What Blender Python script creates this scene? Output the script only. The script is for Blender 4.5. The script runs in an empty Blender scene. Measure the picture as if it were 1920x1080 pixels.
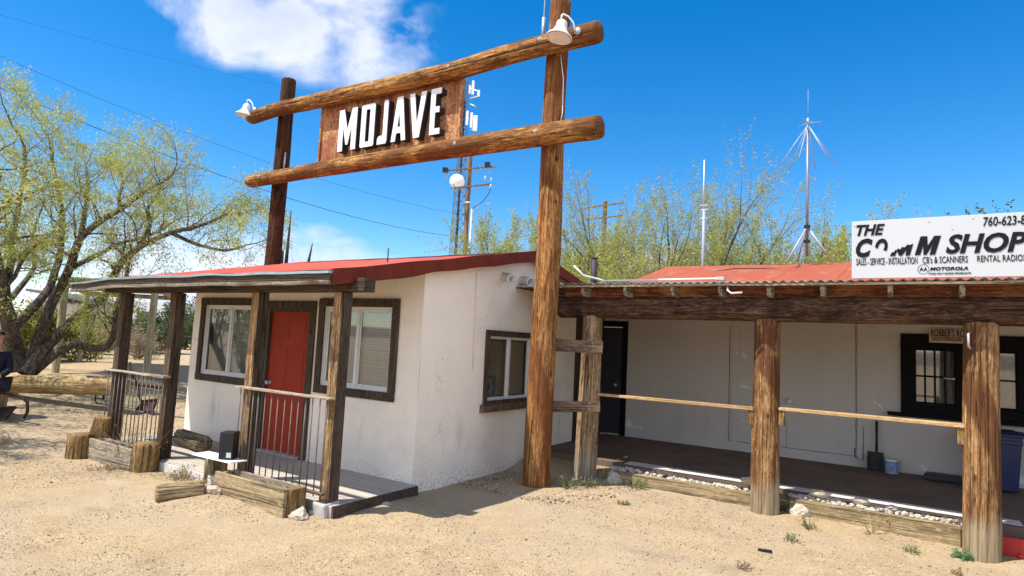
import bpy, bmesh, math, random
import numpy as np
from mathutils import Vector, Matrix, noise, geometry
R = math.radians
rnd = random.Random(7)
sc = bpy.context.scene
COL = sc.collection

# ------------------------------------------------------------------ camera
F, PIT, ROL, YAW, EYE = 1162.28, 0.0895812, 0.0502667, 0.574832, 1.75
fw = Vector((-math.sin(YAW)*math.cos(PIT), math.cos(YAW)*math.cos(PIT), math.sin(PIT)))
r0 = Vector((math.cos(YAW), math.sin(YAW), 0)); u0 = r0.cross(fw)
RT = r0*math.cos(ROL) + u0*math.sin(ROL); UP = u0*math.cos(ROL) - r0*math.sin(ROL)
cam_d = bpy.data.cameras.new("camera"); cam = bpy.data.objects.new("camera", cam_d); COL.objects.link(cam)
cam.matrix_world = Matrix(((RT.x, UP.x, -fw.x, 0), (RT.y, UP.y, -fw.y, 0), (RT.z, UP.z, -fw.z, EYE), (0, 0, 0, 1)))
cam_d.sensor_width = 36; cam_d.sensor_fit = 'HORIZONTAL'; cam_d.lens = F/1920*36
cam_d.clip_start = 0.05; cam_d.clip_end = 5000
sc.camera = cam
def ray(px, py): return fw + RT*((px-960)/F) + UP*((540-py)/F)
def ony(px, py, Y):
    d = ray(px, py); return Vector((0, 0, EYE)) + d*(Y/d.y)
def onx(px, py, X):
    d = ray(px, py); return Vector((0, 0, EYE)) + d*(X/d.x)
def onz(px, py, z=0.0):
    d = ray(px, py); return Vector((0, 0, EYE)) + d*((z-EYE)/d.z)
def at(px, py, D):
    d = ray(px, py); return Vector((0, 0, EYE)) + d*(D/math.hypot(d.x, d.y))

# ------------------------------------------------------------------ light
SUN = Vector((-0.30, -0.44, 1.0)).normalized()
sun_d = bpy.data.lights.new("sun", 'SUN'); sun_d.energy = 5.0; sun_d.angle = R(0.55); sun_d.color = (1.0, 0.955, 0.88)
sun = bpy.data.objects.new("sun", sun_d); COL.objects.link(sun)
sun.rotation_euler = SUN.to_track_quat('Z', 'Y').to_euler(); sun.location = (-6, -8, 20)
sc.view_settings.view_transform = 'Standard'; sc.view_settings.look = 'None'
sc.view_settings.exposure = 0.53; sc.view_settings.gamma = 1

W = bpy.data.worlds.new("World"); sc.world = W; W.use_nodes = True
nt = W.node_tree; nt.nodes.clear()
def wn(t, **k):
    n = nt.nodes.new(t)
    for a, b in k.items(): setattr(n, a, b)
    return n
def wl(a, b): nt.links.new(a, b)
sky = wn('ShaderNodeTexSky', sky_type='NISHITA', sun_disc=False)
sky.sun_elevation = math.asin(SUN.z); sky.sun_rotation = math.atan2(SUN.x, SUN.y)
sky.altitude = 800; sky.air_density = 1.0; sky.dust_density = 0.35; sky.ozone_density = 2.2
hs = wn('ShaderNodeHueSaturation'); hs.inputs['Saturation'].default_value = 1.45; hs.inputs['Value'].default_value = 1.05
wl(sky.outputs[0], hs.inputs['Color'])
tc = wn('ShaderNodeTexCoord')
def dot_with(v):
    n = wn('ShaderNodeVectorMath', operation='DOT_PRODUCT'); wl(tc.outputs['Generated'], n.inputs[0]); n.inputs[1].default_value = v
    return n.outputs['Value']
def mth(op, a, b=None, clamp=False):
    n = wn('ShaderNodeMath', operation=op); n.use_clamp = clamp
    for i, v in enumerate((a, b)):
        if v is None: continue
        if isinstance(v, (int, float)): n.inputs[i].default_value = v
        else: wl(v, n.inputs[i])
    return n.outputs[0]
nz1 = wn('ShaderNodeTexNoise'); nz1.inputs['Scale'].default_value = 7.0; nz1.inputs['Detail'].default_value = 9; nz1.inputs['Roughness'].default_value = 0.58
nz1.inputs['Distortion'].default_value = 0.25
mp = wn('ShaderNodeMapping'); mp.inputs['Scale'].default_value = (1, 1, 1.5); mp.inputs['Location'].default_value = (3.1, 1.7, 0.4)
wl(tc.outputs['Generated'], mp.inputs[0]); wl(mp.outputs[0], nz1.inputs['Vector'])
cover = None
# cloud banks: direction (pixel, or angles where unseen), half widths in radians, tilt
FILL_CLOUDS = [(25, 22, .5, .22, 1.6), (40, 50, .4, .22, 1.3), (-60, 12, .6, .12, 1.6), (-120, 12, .6, .12, 1.6), (-90, 35, .8, .2, 1.5), (-20, 12, .5, .12, 1.6), (-60, 28, .5, .22, 1.2), (-100, 22, .55, .2, 1.2), (-140, 30, .5, .25, 1.2), (-20, 40, .4, .25, 1.1), (205, 35, .4, .3, 1.1), (10, 18, .3, .12, 1.0)]  # unseen clouds added outside the view to brighten the shaded walls
for (px, py, hw, hh, amp) in [(('d', a_, e_), 0, w1_, h1_, m1_) for (a_, e_, w1_, h1_, m1_) in FILL_CLOUDS] + list(((350, -10, .06, .055, .95), (440, 35, .085, .065, 1.15), (560, 55, .10, .075, 1.2), (670, 65, .09, .085, 1.1), (750, 85, .06, .065, .85),
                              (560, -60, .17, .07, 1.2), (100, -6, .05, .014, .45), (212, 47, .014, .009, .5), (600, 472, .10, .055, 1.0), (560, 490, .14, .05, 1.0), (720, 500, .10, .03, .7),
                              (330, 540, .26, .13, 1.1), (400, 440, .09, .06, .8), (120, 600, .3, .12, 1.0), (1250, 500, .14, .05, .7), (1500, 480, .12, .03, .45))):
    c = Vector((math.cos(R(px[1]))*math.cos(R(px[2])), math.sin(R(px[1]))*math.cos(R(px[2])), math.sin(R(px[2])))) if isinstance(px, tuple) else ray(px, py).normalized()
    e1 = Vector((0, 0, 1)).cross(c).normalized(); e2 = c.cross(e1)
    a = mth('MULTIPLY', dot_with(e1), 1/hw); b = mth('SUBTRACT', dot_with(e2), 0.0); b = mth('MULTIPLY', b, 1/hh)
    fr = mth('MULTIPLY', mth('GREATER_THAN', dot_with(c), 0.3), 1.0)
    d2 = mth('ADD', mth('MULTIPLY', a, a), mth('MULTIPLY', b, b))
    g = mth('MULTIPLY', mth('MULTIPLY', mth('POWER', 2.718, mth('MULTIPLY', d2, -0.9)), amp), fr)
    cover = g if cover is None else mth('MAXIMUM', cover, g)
nzv = mth('MULTIPLY', mth('SUBTRACT', nz1.outputs['Fac'], 0.5), 2.7)
dens = mth('ADD', cover, nzv)
dens = mth('MULTIPLY', mth('SUBTRACT', dens, 0.40), 1.45, True)
dens = mth('MULTIPLY', dens, mth('MULTIPLY', mth('SUBTRACT', cover, .30), 3.5, True), True)
dens = mth('MULTIPLY', mth('POWER', dens, 1.15), 0.93, True)
nz2 = wn('ShaderNodeTexNoise'); nz2.inputs['Scale'].default_value = 9; nz2.inputs['Detail'].default_value = 5
wl(mp.outputs[0], nz2.inputs['Vector'])
cr = wn('ShaderNodeValToRGB'); cr.color_ramp.elements[0].position = 0.3; cr.color_ramp.elements[0].color = (3.7, 4.1, 5.5, 1)
cr.color_ramp.elements[1].position = 0.65; cr.color_ramp.elements[1].color = (5.2, 5.4, 6.0, 1)
wl(nz2.outputs['Fac'], cr.inputs[0])
fill_mask = mth('MULTIPLY', mth('SUBTRACT', dot_with((.55, -.80, .1)), 0.0), 2.2, True)  # extra brightness for the added clouds behind the camera, as fill light
gain = wn('ShaderNodeVectorMath', operation='SCALE'); wl(cr.outputs[0], gain.inputs[0]); wl(mth('ADD', mth('MULTIPLY', fill_mask, .75), 1.0), gain.inputs['Scale'])
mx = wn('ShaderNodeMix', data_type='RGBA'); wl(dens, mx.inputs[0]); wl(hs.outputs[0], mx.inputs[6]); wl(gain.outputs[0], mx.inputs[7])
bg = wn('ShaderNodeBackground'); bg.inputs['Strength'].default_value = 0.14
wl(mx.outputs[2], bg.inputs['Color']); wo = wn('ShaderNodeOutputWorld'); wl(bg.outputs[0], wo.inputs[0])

# ------------------------------------------------------------------ materials
def srgb(r, g, b):
    f = lambda c: (c/255/12.92 if c/255 <= .04045 else ((c/255+.055)/1.055)**2.4)
    return (f(r), f(g), f(b), 1)
class NT:
    def __init__(s, name):
        s.m = bpy.data.materials.new(name); s.m.use_nodes = True; s.t = s.m.node_tree
        s.p = s.t.nodes['Principled BSDF']; s.tc = s.t.nodes.new('ShaderNodeTexCoord')
    def n(s, t, **k):
        n = s.t.nodes.new(t)
        for a, b in k.items(): setattr(n, a, b)
        return n
    def l(s, a, b): s.t.links.new(a, b)
    def noise(s, scale, detail=5, rough=.6, dist=0, sc3=(1, 1, 1), loc=(0, 0, 0), coord='Object'):
        mp = s.n('ShaderNodeMapping'); mp.inputs['Scale'].default_value = sc3; mp.inputs['Location'].default_value = loc
        s.l(s.tc.outputs[coord], mp.inputs[0]); n = s.n('ShaderNodeTexNoise'); s.l(mp.outputs[0], n.inputs['Vector'])
        n.inputs['Scale'].default_value = scale; n.inputs['Detail'].default_value = detail
        n.inputs['Roughness'].default_value = rough; n.inputs['Distortion'].default_value = dist
        return n.outputs['Fac']
    def ramp(s, fac, *st, interp='LINEAR'):
        n = s.n('ShaderNodeValToRGB'); n.color_ramp.interpolation = interp; e = n.color_ramp.elements
        while len(e) < len(st): e.new(.5)
        for i, (p, c) in enumerate(st):
            e[i].position = p; e[i].color = (c, c, c, 1) if isinstance(c, (int, float)) else (tuple(c)+(1,))[:4]
        s.l(fac, n.inputs[0]); return n.outputs[0]
    def mix(s, fac, a, b, mode='MIX'):
        n = s.n('ShaderNodeMix', data_type='RGBA', blend_type=mode)
        for i, v in ((0, fac), (6, a), (7, b)):
            if isinstance(v, (int, float)): n.inputs[i].default_value = v
            elif isinstance(v, tuple): n.inputs[i].default_value = (v+(1,))[:4]
            else: s.l(v, n.inputs[i])
        return n.outputs[2]
    def math(s, op, a, b=0.0, clamp=False):
        n = s.n('ShaderNodeMath', operation=op); n.use_clamp = clamp
        for i, v in enumerate((a, b)):
            if isinstance(v, (int, float)): n.inputs[i].default_value = v
            else: s.l(v, n.inputs[i])
        return n.outputs[0]
    def done(s, col, rough=.8, bump=None, bs=.3, bd=.01, spec=.3, metal=0):
        if isinstance(col, tuple): s.p.inputs['Base Color'].default_value = (col+(1,))[:4]
        else: s.l(col, s.p.inputs['Base Color'])
        if isinstance(rough, (int, float)): s.p.inputs['Roughness'].default_value = rough
        else: s.l(rough, s.p.inputs['Roughness'])
        s.p.inputs['Specular IOR Level'].default_value = spec; s.p.inputs['Metallic'].default_value = metal
        if bump is not None:
            b = s.n('ShaderNodeBump'); b.inputs['Strength'].default_value = bs; b.inputs['Distance'].default_value = bd
            s.l(bump, b.inputs['Height']); s.l(b.outputs[0], s.p.inputs['Normal'])
        return s.m

def plain(name, c, rough=.6, spec=.4, metal=0, var=.12, scale=14):
    t = NT(name); c = tuple(c[:3]); n = t.noise(scale, 6)
    col = t.mix(t.ramp(n, (.3, 0.0), (.7, 1.0)), tuple(x*(1-var) for x in c), tuple(min(1, x*(1+var)) for x in c))
    return t.done(col, rough, n, .12, .004, spec, metal)

def wood(name, dark, mid, light, axis='z', scale=9, stain=None, bleach=None, stretch=.07, bump=.9, rough=.86, zwear=None, smin=.52):
    t = NT(name); k = [1, 1, 1]; k['xyz'.index(axis)] = stretch; k = tuple(k)
    g = t.noise(scale, 10, .68, .6, k)
    fine = t.noise(scale*5, 6, .7, .2, tuple(x*(.5 if x != 1 else 1) for x in k))
    big = t.noise(1.6, 4, .6, .4, tuple(x*(6 if x != 1 else 1) for x in k), (5, 2, 8))
    col = t.ramp(g, (.30, dark), (.5, mid), (.72, light))
    col = t.mix(t.ramp(fine, (.38, .85), (.50, 0.0)), col, tuple(x*.45 for x in dark))
    col = t.mix(t.ramp(fine, (.54, 0.0), (.66, .6)), col, tuple(min(.9, x*1.35) for x in light))
    col = t.mix(t.ramp(big, (.35, .45), (.62, 0.0)), col, t.mix(1.0, col, (.45, .42, .40), 'MULTIPLY'))
    fl = t.noise(42, 5, .72, .3, tuple(x if x == 1 else .28 for x in k), (3, 1, 7))
    col = t.mix(t.ramp(fl, (.34, .8), (.47, 0.0)), col, tuple(x*.8 for x in dark)); col = t.mix(t.ramp(fl, (.54, 0.0), (.68, .7)), col, tuple(min(.9, x*1.25) for x in light))
    ck = t.noise(5.5, 3, .55, .35, tuple(x*(.35 if x != 1 else 1) for x in k), (2, 6, 4))
    cf = t.math('ABSOLUTE', t.math('SUBTRACT', ck, .5)); crk = t.ramp(cf, (.0, 1.0), (.011, 0.0))
    col = t.mix(t.math('MULTIPLY', crk, .9), col, tuple(x*.25 for x in dark))
    vk = t.n('ShaderNodeTexVoronoi'); mpk = t.n('ShaderNodeMapping'); mpk.inputs['Scale'].default_value = tuple(x*(8 if x != 1 else 1) for x in k)
    t.l(t.tc.outputs['Object'], mpk.inputs[0]); t.l(mpk.outputs[0], vk.inputs['Vector']); vk.inputs['Scale'].default_value = 4.2
    col = t.mix(t.ramp(vk.outputs['Distance'], (.05, .85), (.10, .3), (.13, 0.0)), col, tuple(x*.5 for x in dark))
    if stain:
        b2 = t.noise(2.3, 6, .65, .8, tuple(x*(5 if x != 1 else 1) for x in k), (1, 9, 3))
        col = t.mix(t.ramp(b2, (smin, 0.0), (smin+.10, .85)), col, stain)
    if bleach:
        b3 = t.noise(3.1, 7, .7, .5, tuple(x*(3 if x != 1 else 1) for x in k), (7, 3, 1))
        col = t.mix(t.ramp(b3, (.50, 0.0), (.62, .85)), col, bleach)
    if zwear:      # weathered foot of a post: (height, colour)
        z, c = zwear; sp = t.n('ShaderNodeSeparateXYZ'); t.l(t.tc.outputs['Object'], sp.inputs[0])
        w = t.math('ADD', sp.outputs[2], t.math('MULTIPLY', t.math('SUBTRACT', t.noise(4, 6, .6, 0, (1, 1, .3)), .5), .7))
        f = t.ramp(t.math('DIVIDE', w, z*2), (.38, .9), (.55, 0.0))
        col = t.mix(f, col, t.mix(t.ramp(g, (.35, 0.0), (.65, 1.0)), tuple(x*.5 for x in c), c))
    h = t.math('SUBTRACT', t.math('ADD', t.math('MULTIPLY', g, .7), t.math('ADD', t.math('MULTIPLY', fine, .5), t.math('MULTIPLY', fl, .55))), t.math('MULTIPLY', crk, 1.0))
    return t.done(col, rough, h, bump, .012, .22)

MT = {}
def m(k): return MT[k]
MT['gantry_x'] = wood('orange_log_x', (.10, .038, .012), (.36, .165, .045), (.56, .32, .105), 'x', 13, stain=(.12, .042, .013), stretch=.10, smin=.47)
MT['gantry_z'] = wood('orange_log_z', (.11, .040, .012), (.35, .150, .045), (.56, .30, .105), 'z', 14, stain=(.15, .050, .014), smin=.46, stretch=.07)
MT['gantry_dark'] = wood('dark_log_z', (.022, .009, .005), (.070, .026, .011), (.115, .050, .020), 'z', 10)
MT['post_z'] = wood('porch_log_z', (.085, .036, .014), (.30, .150, .055), (.52, .32, .145), 'z', 14, stain=(.10, .036, .014), smin=.44, zwear=(.55, (.40, .31, .19)))
MT['post_pale'] = wood('pale_log_z', (.12, .068, .034), (.36, .235, .125), (.56, .41, .25), 'z', 14, zwear=(.6, (.34, .27, .19)))
MT['header'] = wood('dark_header', (.022, .011, .006), (.080, .040, .024), (.19, .115, .075), 'x', 15, stain=(.014, .008, .006), stretch=.10)
MT['rafter'] = wood('grey_rafter', (.12, .09, .065), (.30, .24, .175), (.45, .38, .29), 'y', 14)
MT['blocking'] = wood('red_brown_board', (.09, .028, .011), (.20, .065, .026), (.32, .13, .05), 'x', 8, stain=(.42, .22, .08))
MT['stump'] = wood('stump_wood', (.11, .062, .02), (.27, .165, .06), (.40, .27, .115), 'z', 14, stain=(.14, .075, .03), stretch=.05)
MT['timber'] = wood('pale_timber', (.20, .14, .07), (.36, .27, .145), (.45, .35, .21), 'x', 10, stretch=.06, bump=.5)
MT['timber_grey'] = wood('grey_timber', (.19, .155, .105), (.34, .285, .205), (.43, .37, .28), 'x', 10, stretch=.06, bump=.5)
MT['new_rail'] = wood('new_pine', (.34, .19, .075), (.52, .34, .16), (.62, .44, .24), 'x', 9, stretch=.05, bump=.25)
MT['grey_board'] = wood('grey_board', (.060, .038, .024), (.165, .112, .074), (.28, .20, .14), 'x', 12, stain=(.16, .06, .025))
MT['paint_brown'] = wood('brown_painted_z', (.055, .037, .024), (.085, .060, .041), (.115, .083, .058), 'z', 12, bleach=None, bump=.35)
MT['post_worn'] = wood('worn_brown_post', (.055, .036, .023), (.095, .063, .041), (.19, .12, .066), 'z', 12, stain=(.40, .22, .09), bump=.45)
MT['post_bare'] = wood('bare_post_face', (.075, .050, .032), (.30, .175, .075), (.52, .34, .17), 'z', 12, stain=(.095, .063, .041), smin=.5, bump=.6)
MT['paint_brown_x'] = wood('brown_painted_x', (.055, .037, .024), (.085, .060, .041), (.115, .083, .058), 'x', 12, bump=.3)
MT['board_pale_x'] = wood('weathered_fascia', (.11, .08, .055), (.25, .20, .145), (.36, .30, .23), 'x', 12, stain=(.07, .047, .031), bump=.5)
MT['rail_top'] = wood('bare_rail_board', (.20, .15, .10), (.42, .33, .24), (.55, .46, .36), 'x', 12, bump=.3)
MT['log_yellow'] = wood('yellow_log', (.26, .15, .05), (.46, .32, .14), (.55, .42, .22), 'z', 7, stain=(.30, .16, .06), stretch=.12)
MT['log_grey'] = wood('grey_brown_log', (.09, .06, .035), (.24, .175, .105), (.40, .31, .20), 'z', 11)
MT['log_split'] = wood('split_log', (.16, .10, .045), (.38, .27, .13), (.50, .39, .22), 'z', 11)
MT['cream_post'] = wood('cream_post', (.30, .25, .14), (.48, .42, .27), (.56, .50, .35), 'z', 9)
MT['utility'] = wood('utility_pole', (.12, .06, .025), (.28, .16, .07), (.40, .25, .12), 'z', 5)
MT['bark'] = wood('mesquite_bark', (.035, .027, .020), (.11, .086, .068), (.26, .215, .175), 'z', 9, stretch=.3, bump=.8)
MT['twig'] = plain('twig_bark', (.27, .22, .17), .9, .1, var=.4, scale=3)

def wall_mat(name, base, lowstain, patches):
    t = NT(name); n1 = t.noise(1.3, 6, .6); n2 = t.noise(34, 6, .62); n3 = t.noise(4.2, 8, .7)
    col = t.mix(t.ramp(n1, (.32, 0.0), (.68, 1.0)), tuple(x*.94 for x in base), base)
    col = t.mix(t.ramp(n3, (.60, 0.0), (.72, .35)), col, (.50, .44, .37))
    sp = t.n('ShaderNodeSeparateXYZ'); t.l(t.tc.outputs['Object'], sp.inputs[0])
    z = sp.outputs[2]
    # dirt spatter near the ground
    fz = t.ramp(t.math('ADD', z, t.math('MULTIPLY', t.noise(3, 4), .25)), (.10, 1.0), (.42, 0.0))
    sp2 = t.ramp(t.noise(60, 4, .6), (.54, 0.0), (.60, 1.0))
    col = t.mix(t.math('MULTIPLY', t.math('MULTIPLY', fz, sp2), lowstain), col, (.20, .15, .11))
    # rain streaks below the openings
    st = t.noise(5, 6, .6, 0, (1, 1, .09)); fs = t.ramp(z, (.25, 0.0), (.6, .9), (.95, 0.0))
    col = t.mix(t.math('MULTIPLY', t.ramp(st, (.56, 0.0), (.70, .45)), fs), col, (.33, .30, .27))
    pt = t.ramp(t.noise(2.2, 9, .75, .6, (1, 1, 1), (3, 3, patches)), (.62, 0.0), (.65, .75))
    col = t.mix(pt, col, (.82, .83, .82))
    cr = t.ramp(t.noise(38, 3, .5, 0, (1, 1, 1), (9, 1, 2)), (.72, 0.0), (.75, .8))
    col = t.mix(cr, col, (.16, .13, .11))
    hc = t.math('ABSOLUTE', t.math('SUBTRACT', t.noise(1.7, 5, .6, .9, (1, 1, .8), (2, 8, patches)), .5))
    hl = t.math('MULTIPLY', t.ramp(hc, (.0, 1.0), (.0035, 0.0)), t.ramp(t.noise(1.2, 2, .5, 0, (1, 1, 1), (patches, 2, 2)), (.5, 0.0), (.6, 1.0)))
    col = t.mix(t.math('MULTIPLY', hl, .4), col, (.25, .21, .18))
    gm_ = t.ramp(t.noise(.8, 5, .65, .4, (1, 1, 1), (6, 1, 8)), (.48, 0.0), (.66, .30)); col = t.mix(gm_, col, (.52, .47, .42))
    h = t.math('SUBTRACT', t.math('ADD', t.math('MULTIPLY', n2, .5), t.math('MULTIPLY', n3, 1.2)), t.math('MULTIPLY', hl, .8))
    return t.done(col, .92, h, .5, .014, .15)
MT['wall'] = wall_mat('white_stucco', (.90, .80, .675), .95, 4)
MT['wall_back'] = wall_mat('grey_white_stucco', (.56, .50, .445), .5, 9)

def roof_mat(name, c1, c2):
    t = NT(name); n = t.noise(2.2, 7, .65, .3); f = t.noise(55, 4)
    col = t.mix(t.ramp(n, (.3, 0.0), (.7, 1.0)), c1, c2)
    col = t.mix(t.ramp(t.noise(7, 7, .7), (.60, 0.0), (.70, .5)), col, (.30, .10, .06))
    sx = t.n('ShaderNodeSeparateXYZ'); t.l(t.tc.outputs['Object'], sx.inputs[0])
    wv = t.math('ADD', sx.outputs[0], t.math('MULTIPLY', t.noise(1.5, 3), .05))
    fx = t.math('FRACT', t.math('MULTIPLY', wv, 1.05)); sm = t.ramp(fx, (.0, .9), (.012, .4), (.03, 0.0))
    col = t.mix(sm, col, tuple(x*.45 for x in c1))
    col = t.mix(t.ramp(t.noise(3, 6, .7, 0, (1, .25, 1)), (.55, 0.0), (.68, .35)), col, (.42, .30, .22))
    return t.done(col, .85, t.math('ADD', t.math('MULTIPLY', sm, -1.5), t.math('ADD', n, t.math('MULTIPLY', f, .3))), .5, .012, .2)
MT['roof_red'] = roof_mat('red_rolled_roof', (.37, .055, .032), (.45, .09, .055))
MT['roof_fascia'] = plain('red_painted_metal', (.155, .026, .014), .7, .15, var=.2, scale=5)
MT['roof_orange'] = roof_mat('orange_rolled_roof', (.30, .068, .032), (.36, .095, .048))
t = NT('corrugated_steel'); n = t.noise(8, 7, .7)
MT['corrugated'] = t.done(t.mix(t.ramp(n, (.42, 0.0), (.62, 1.0)), (.34, .32, .30), (.17, .10, .06)), .6, n, .2, .004, .3, .1)
MT['flashing'] = plain('metal_flashing', (.40, .47, .50), .35, .5, .6, var=.2, scale=5)
t = NT('rusty_panel'); n = t.noise(3.2, 9, .72, .5, (1, 1, .55)); n2 = t.noise(26, 6, .7)
st = t.noise(9, 6, .6, .3, (1, 1, .08))
col = t.ramp(n, (.28, (.15, .045, .022)), (.43, (.32, .105, .048)), (.57, (.56, .27, .12)), (.70, (.66, .44, .22)))
col = t.mix(t.ramp(n2, (.42, .7), (.56, 0.0)), col, (.13, .045, .02))
col = t.mix(t.ramp(st, (.55, 0.0), (.66, .6)), col, (.48, .40, .22))
MT['rust'] = t.done(col, .85, n2, .5, .006, .2)
MT['letter_face'] = plain('letter_white', (.78, .78, .77), .45, .4, var=.07, scale=22)
MT['letter_side'] = plain('letter_return', (.030, .028, .035), .6, .3)
MT['door_red'] = plain('red_door_paint', (.31, .036, .017), .55, .15, var=.08, scale=5)
MT['door_dark'] = plain('charcoal_door_paint', (.030, .028, .036), .5, .4)
MT['frame_dark'] = plain('black_window_paint', (.008, .007, .008), .7, .08)
MT['sash'] = plain('white_sash', (.66, .65, .62), .4, .5, var=.08)
MT['blind'] = plain('blind_slats', (.80, .79, .75), .55, .3, var=.05)
MT['blind_tan'] = plain('tan_blind_slats', (.74, .50, .25), .6, .3, var=.2, scale=3)
MT['curtain'] = plain('pale_curtain', (.50, .48, .45), .9, .1)
MT['room'] = plain('dark_room', (.05, .048, .045), .9, .1)
t = NT('window_glass'); t.p.inputs['Base Color'].default_value = (.01, .012, .014, 1); t.p.inputs['Roughness'].default_value = .03
tr = t.n('ShaderNodeBsdfTransparent'); gl = t.n('ShaderNodeBsdfGlossy'); gl.inputs['Roughness'].default_value = .03
fr = t.n('ShaderNodeFresnel'); fr.inputs['IOR'].default_value = 2.6; ms = t.n('ShaderNodeMixShader')
t.l(fr.outputs[0], ms.inputs[0]); t.l(tr.outputs[0], ms.inputs[1]); t.l(gl.outputs[0], ms.inputs[2])
tr.inputs[0].default_value = (.93, .95, .96, 1)
t.l(ms.outputs[0], t.t.nodes['Material Output'].inputs[0]); MT['glass'] = t.m
MT['white_enamel'] = plain('white_enamel', (.80, .80, .80), .3, .5, var=.05)
MT['white_plastic'] = plain('white_pipe', (.66, .62, .56), .5, .4)
MT['black'] = plain('black_paint', (.012, .012, .014), .45, .4)
MT['iron'] = plain('brown_iron', (.17, .13, .105), .6, .4, .3, var=.3)
MT['rusty_iron'] = plain('rusted_iron', (.050, .026, .020), .8, .3, .2, var=.5)
MT['galv'] = plain('galvanised', (.42, .43, .45), .4, .5, .15)
MT['sign_white'] = plain('sign_white', (.50, .515, .52), .5, .3, var=.02, scale=2)
MT['ink'] = plain('sign_ink', (.012, .012, .016), .8, .1, var=.3, scale=30)
MT['sign_wood'] = plain('tan_sign_board', (.50, .40, .31), .8, .2)
MT['ink_brown'] = plain('branded_lettering', (.10, .045, .025), .8, .2)
MT['blue_bin'] = plain('blue_plastic', (.010, .018, .075), .4, .5, var=.08)
MT['red_paint'] = plain('bright_red_paint', (.42, .022, .018), .5, .4)
MT['glass_white'] = plain('bulb_glass', (.8, .8, .76), .3, .5)
MT['stone'] = plain('pale_stone', (.46, .39, .30), .9, .15, var=.25, scale=9)
MT['stone_pink'] = plain('pinkish_stone', (.46, .34, .26), .9, .15, var=.25, scale=9)
MT['cement'] = plain('cement', (.40, .37, .34), .9, .15, var=.2, scale=9)
MT['skin'] = plain('skin', (.50, .27, .19), .6, .3, var=.05)
MT['jacket'] = plain('dark_jacket', (.014, .014, .024), .85, .2)
MT['jeans'] = plain('dark_jeans', (.03, .035, .05), .9, .1)
MT['hair'] = plain('grey_hair', (.10, .08, .07), .8, .2)
def leafm(name, c1, c2, c3, tr=.35):
    t = NT(name); oi = t.n('ShaderNodeNewGeometry'); ri = oi.outputs['Random Per Island']
    col = t.ramp(ri, (.0, c1), (.5, c2), (1.0, c3)); big = t.noise(.9, 3)
    col = t.mix(t.ramp(big, (.35, .5), (.6, 0.0)), col, tuple(x*.6 for x in c1))
    t.done(col, .65, spec=.2)
    tl = t.n('ShaderNodeBsdfTranslucent'); t.l(col, tl.inputs[0]); ms = t.n('ShaderNodeMixShader'); ms.inputs[0].default_value = tr
    t.l(t.p.outputs[0], ms.inputs[1]); t.l(tl.outputs[0], ms.inputs[2]); t.l(ms.outputs[0], t.t.nodes['Material Output'].inputs[0])
    return t.m
MT['leaf'] = leafm('mesquite_leaf', (.30, .36, .07), (.48, .50, .10), (.66, .62, .16), .45)
MT['leaf2'] = leafm('spring_leaf', (.29, .33, .075), (.45, .46, .11), (.62, .56, .16), .45)
MT['leaf_bush'] = leafm('bush_leaf', (.14, .15, .03), (.27, .26, .05), (.40, .36, .09))
MT['leaf_dark'] = leafm('evergreen_leaf', (.07, .10, .04), (.13, .17, .07), (.21, .24, .11))
MT['weed'] = leafm('weed_leaf', (.13, .16, .07), (.22, .24, .11), (.34, .32, .16))
MT['weed_green'] = leafm('weed_leaf_green', (.10, .20, .08), (.16, .30, .12), (.24, .36, .16))
MT['straw'] = leafm('dry_straw', (.24, .17, .09), (.36, .27, .15), (.44, .35, .21), .2)

# sand
t = NT('sand'); n1 = t.noise(.35, 5, .6); n2 = t.noise(60, 6, .7); n3 = t.noise(2.6, 7, .65); n4 = t.noise(160, 3, .6)
vo = t.n('ShaderNodeTexVoronoi'); vo.inputs['Scale'].default_value = 48; t.l(t.tc.outputs['Object'], vo.inputs['Vector'])
vc = t.n('ShaderNodeTexVoronoi'); vc.inputs['Scale'].default_value = 90; t.l(t.tc.outputs['Object'], vc.inputs['Vector'])
col = t.mix(t.ramp(n3, (.35, 0.0), (.65, 1.0)), (.42, .30, .160), (.54, .405, .235))
col = t.mix(t.ramp(n1, (.42, 0.0), (.6, .6)), col, (.46, .345, .21))
col = t.mix(t.ramp(n2, (.36, .75), (.5, 0.0)), col, (.23, .16, .098))
col = t.mix(t.ramp(n2, (.54, 0.0), (.68, .6)), col, (.58, .48, .34))
sepc = t.n('ShaderNodeSeparateColor'); t.l(vc.outputs['Color'], sepc.inputs[0])
gr = t.math('MULTIPLY', t.ramp(vc.outputs['Distance'], (.22, 1.0), (.38, 0.0)), t.ramp(sepc.outputs[0], (.45, 0.0), (.52, 1.0)))
patch = t.ramp(t.noise(.9, 4, .6, 0, (.45, 1, 1), (4, 4, 0)), (.36, .25), (.58, .95))
col = t.mix(t.math('MULTIPLY', gr, patch), col, (.17, .12, .085))
col = t.mix(t.ramp(t.noise(.7, 5, .62, .5, (.35, 1, 1), (9, 2, 0)), (.46, 0.0), (.60, .55)), col, (.43, .335, .23))
col = t.mix(t.ramp(t.noise(1.5, 6, .7, .6, (.6, 1, 1), (1, 5, 0)), (.56, 0.0), (.68, .5)), col, (.27, .195, .125))
gr2 = t.math('MULTIPLY', t.ramp(vo.outputs['Distance'], (.18, 1.0), (.30, 0.0)), t.ramp(sepc.outputs[1], (.70, 0.0), (.75, .8)))
col = t.mix(gr2, col, (.54, .45, .33))
h = t.math('ADD', t.math('MULTIPLY', n2, 1.2), t.math('ADD', t.math('MULTIPLY', n4, .5), t.math('MULTIPLY', gr, .8)))
MT['sand'] = t.done(col, .95, h, .8, .014, .1)
t = NT('pebbles'); oi = t.n('ShaderNodeNewGeometry')
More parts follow.
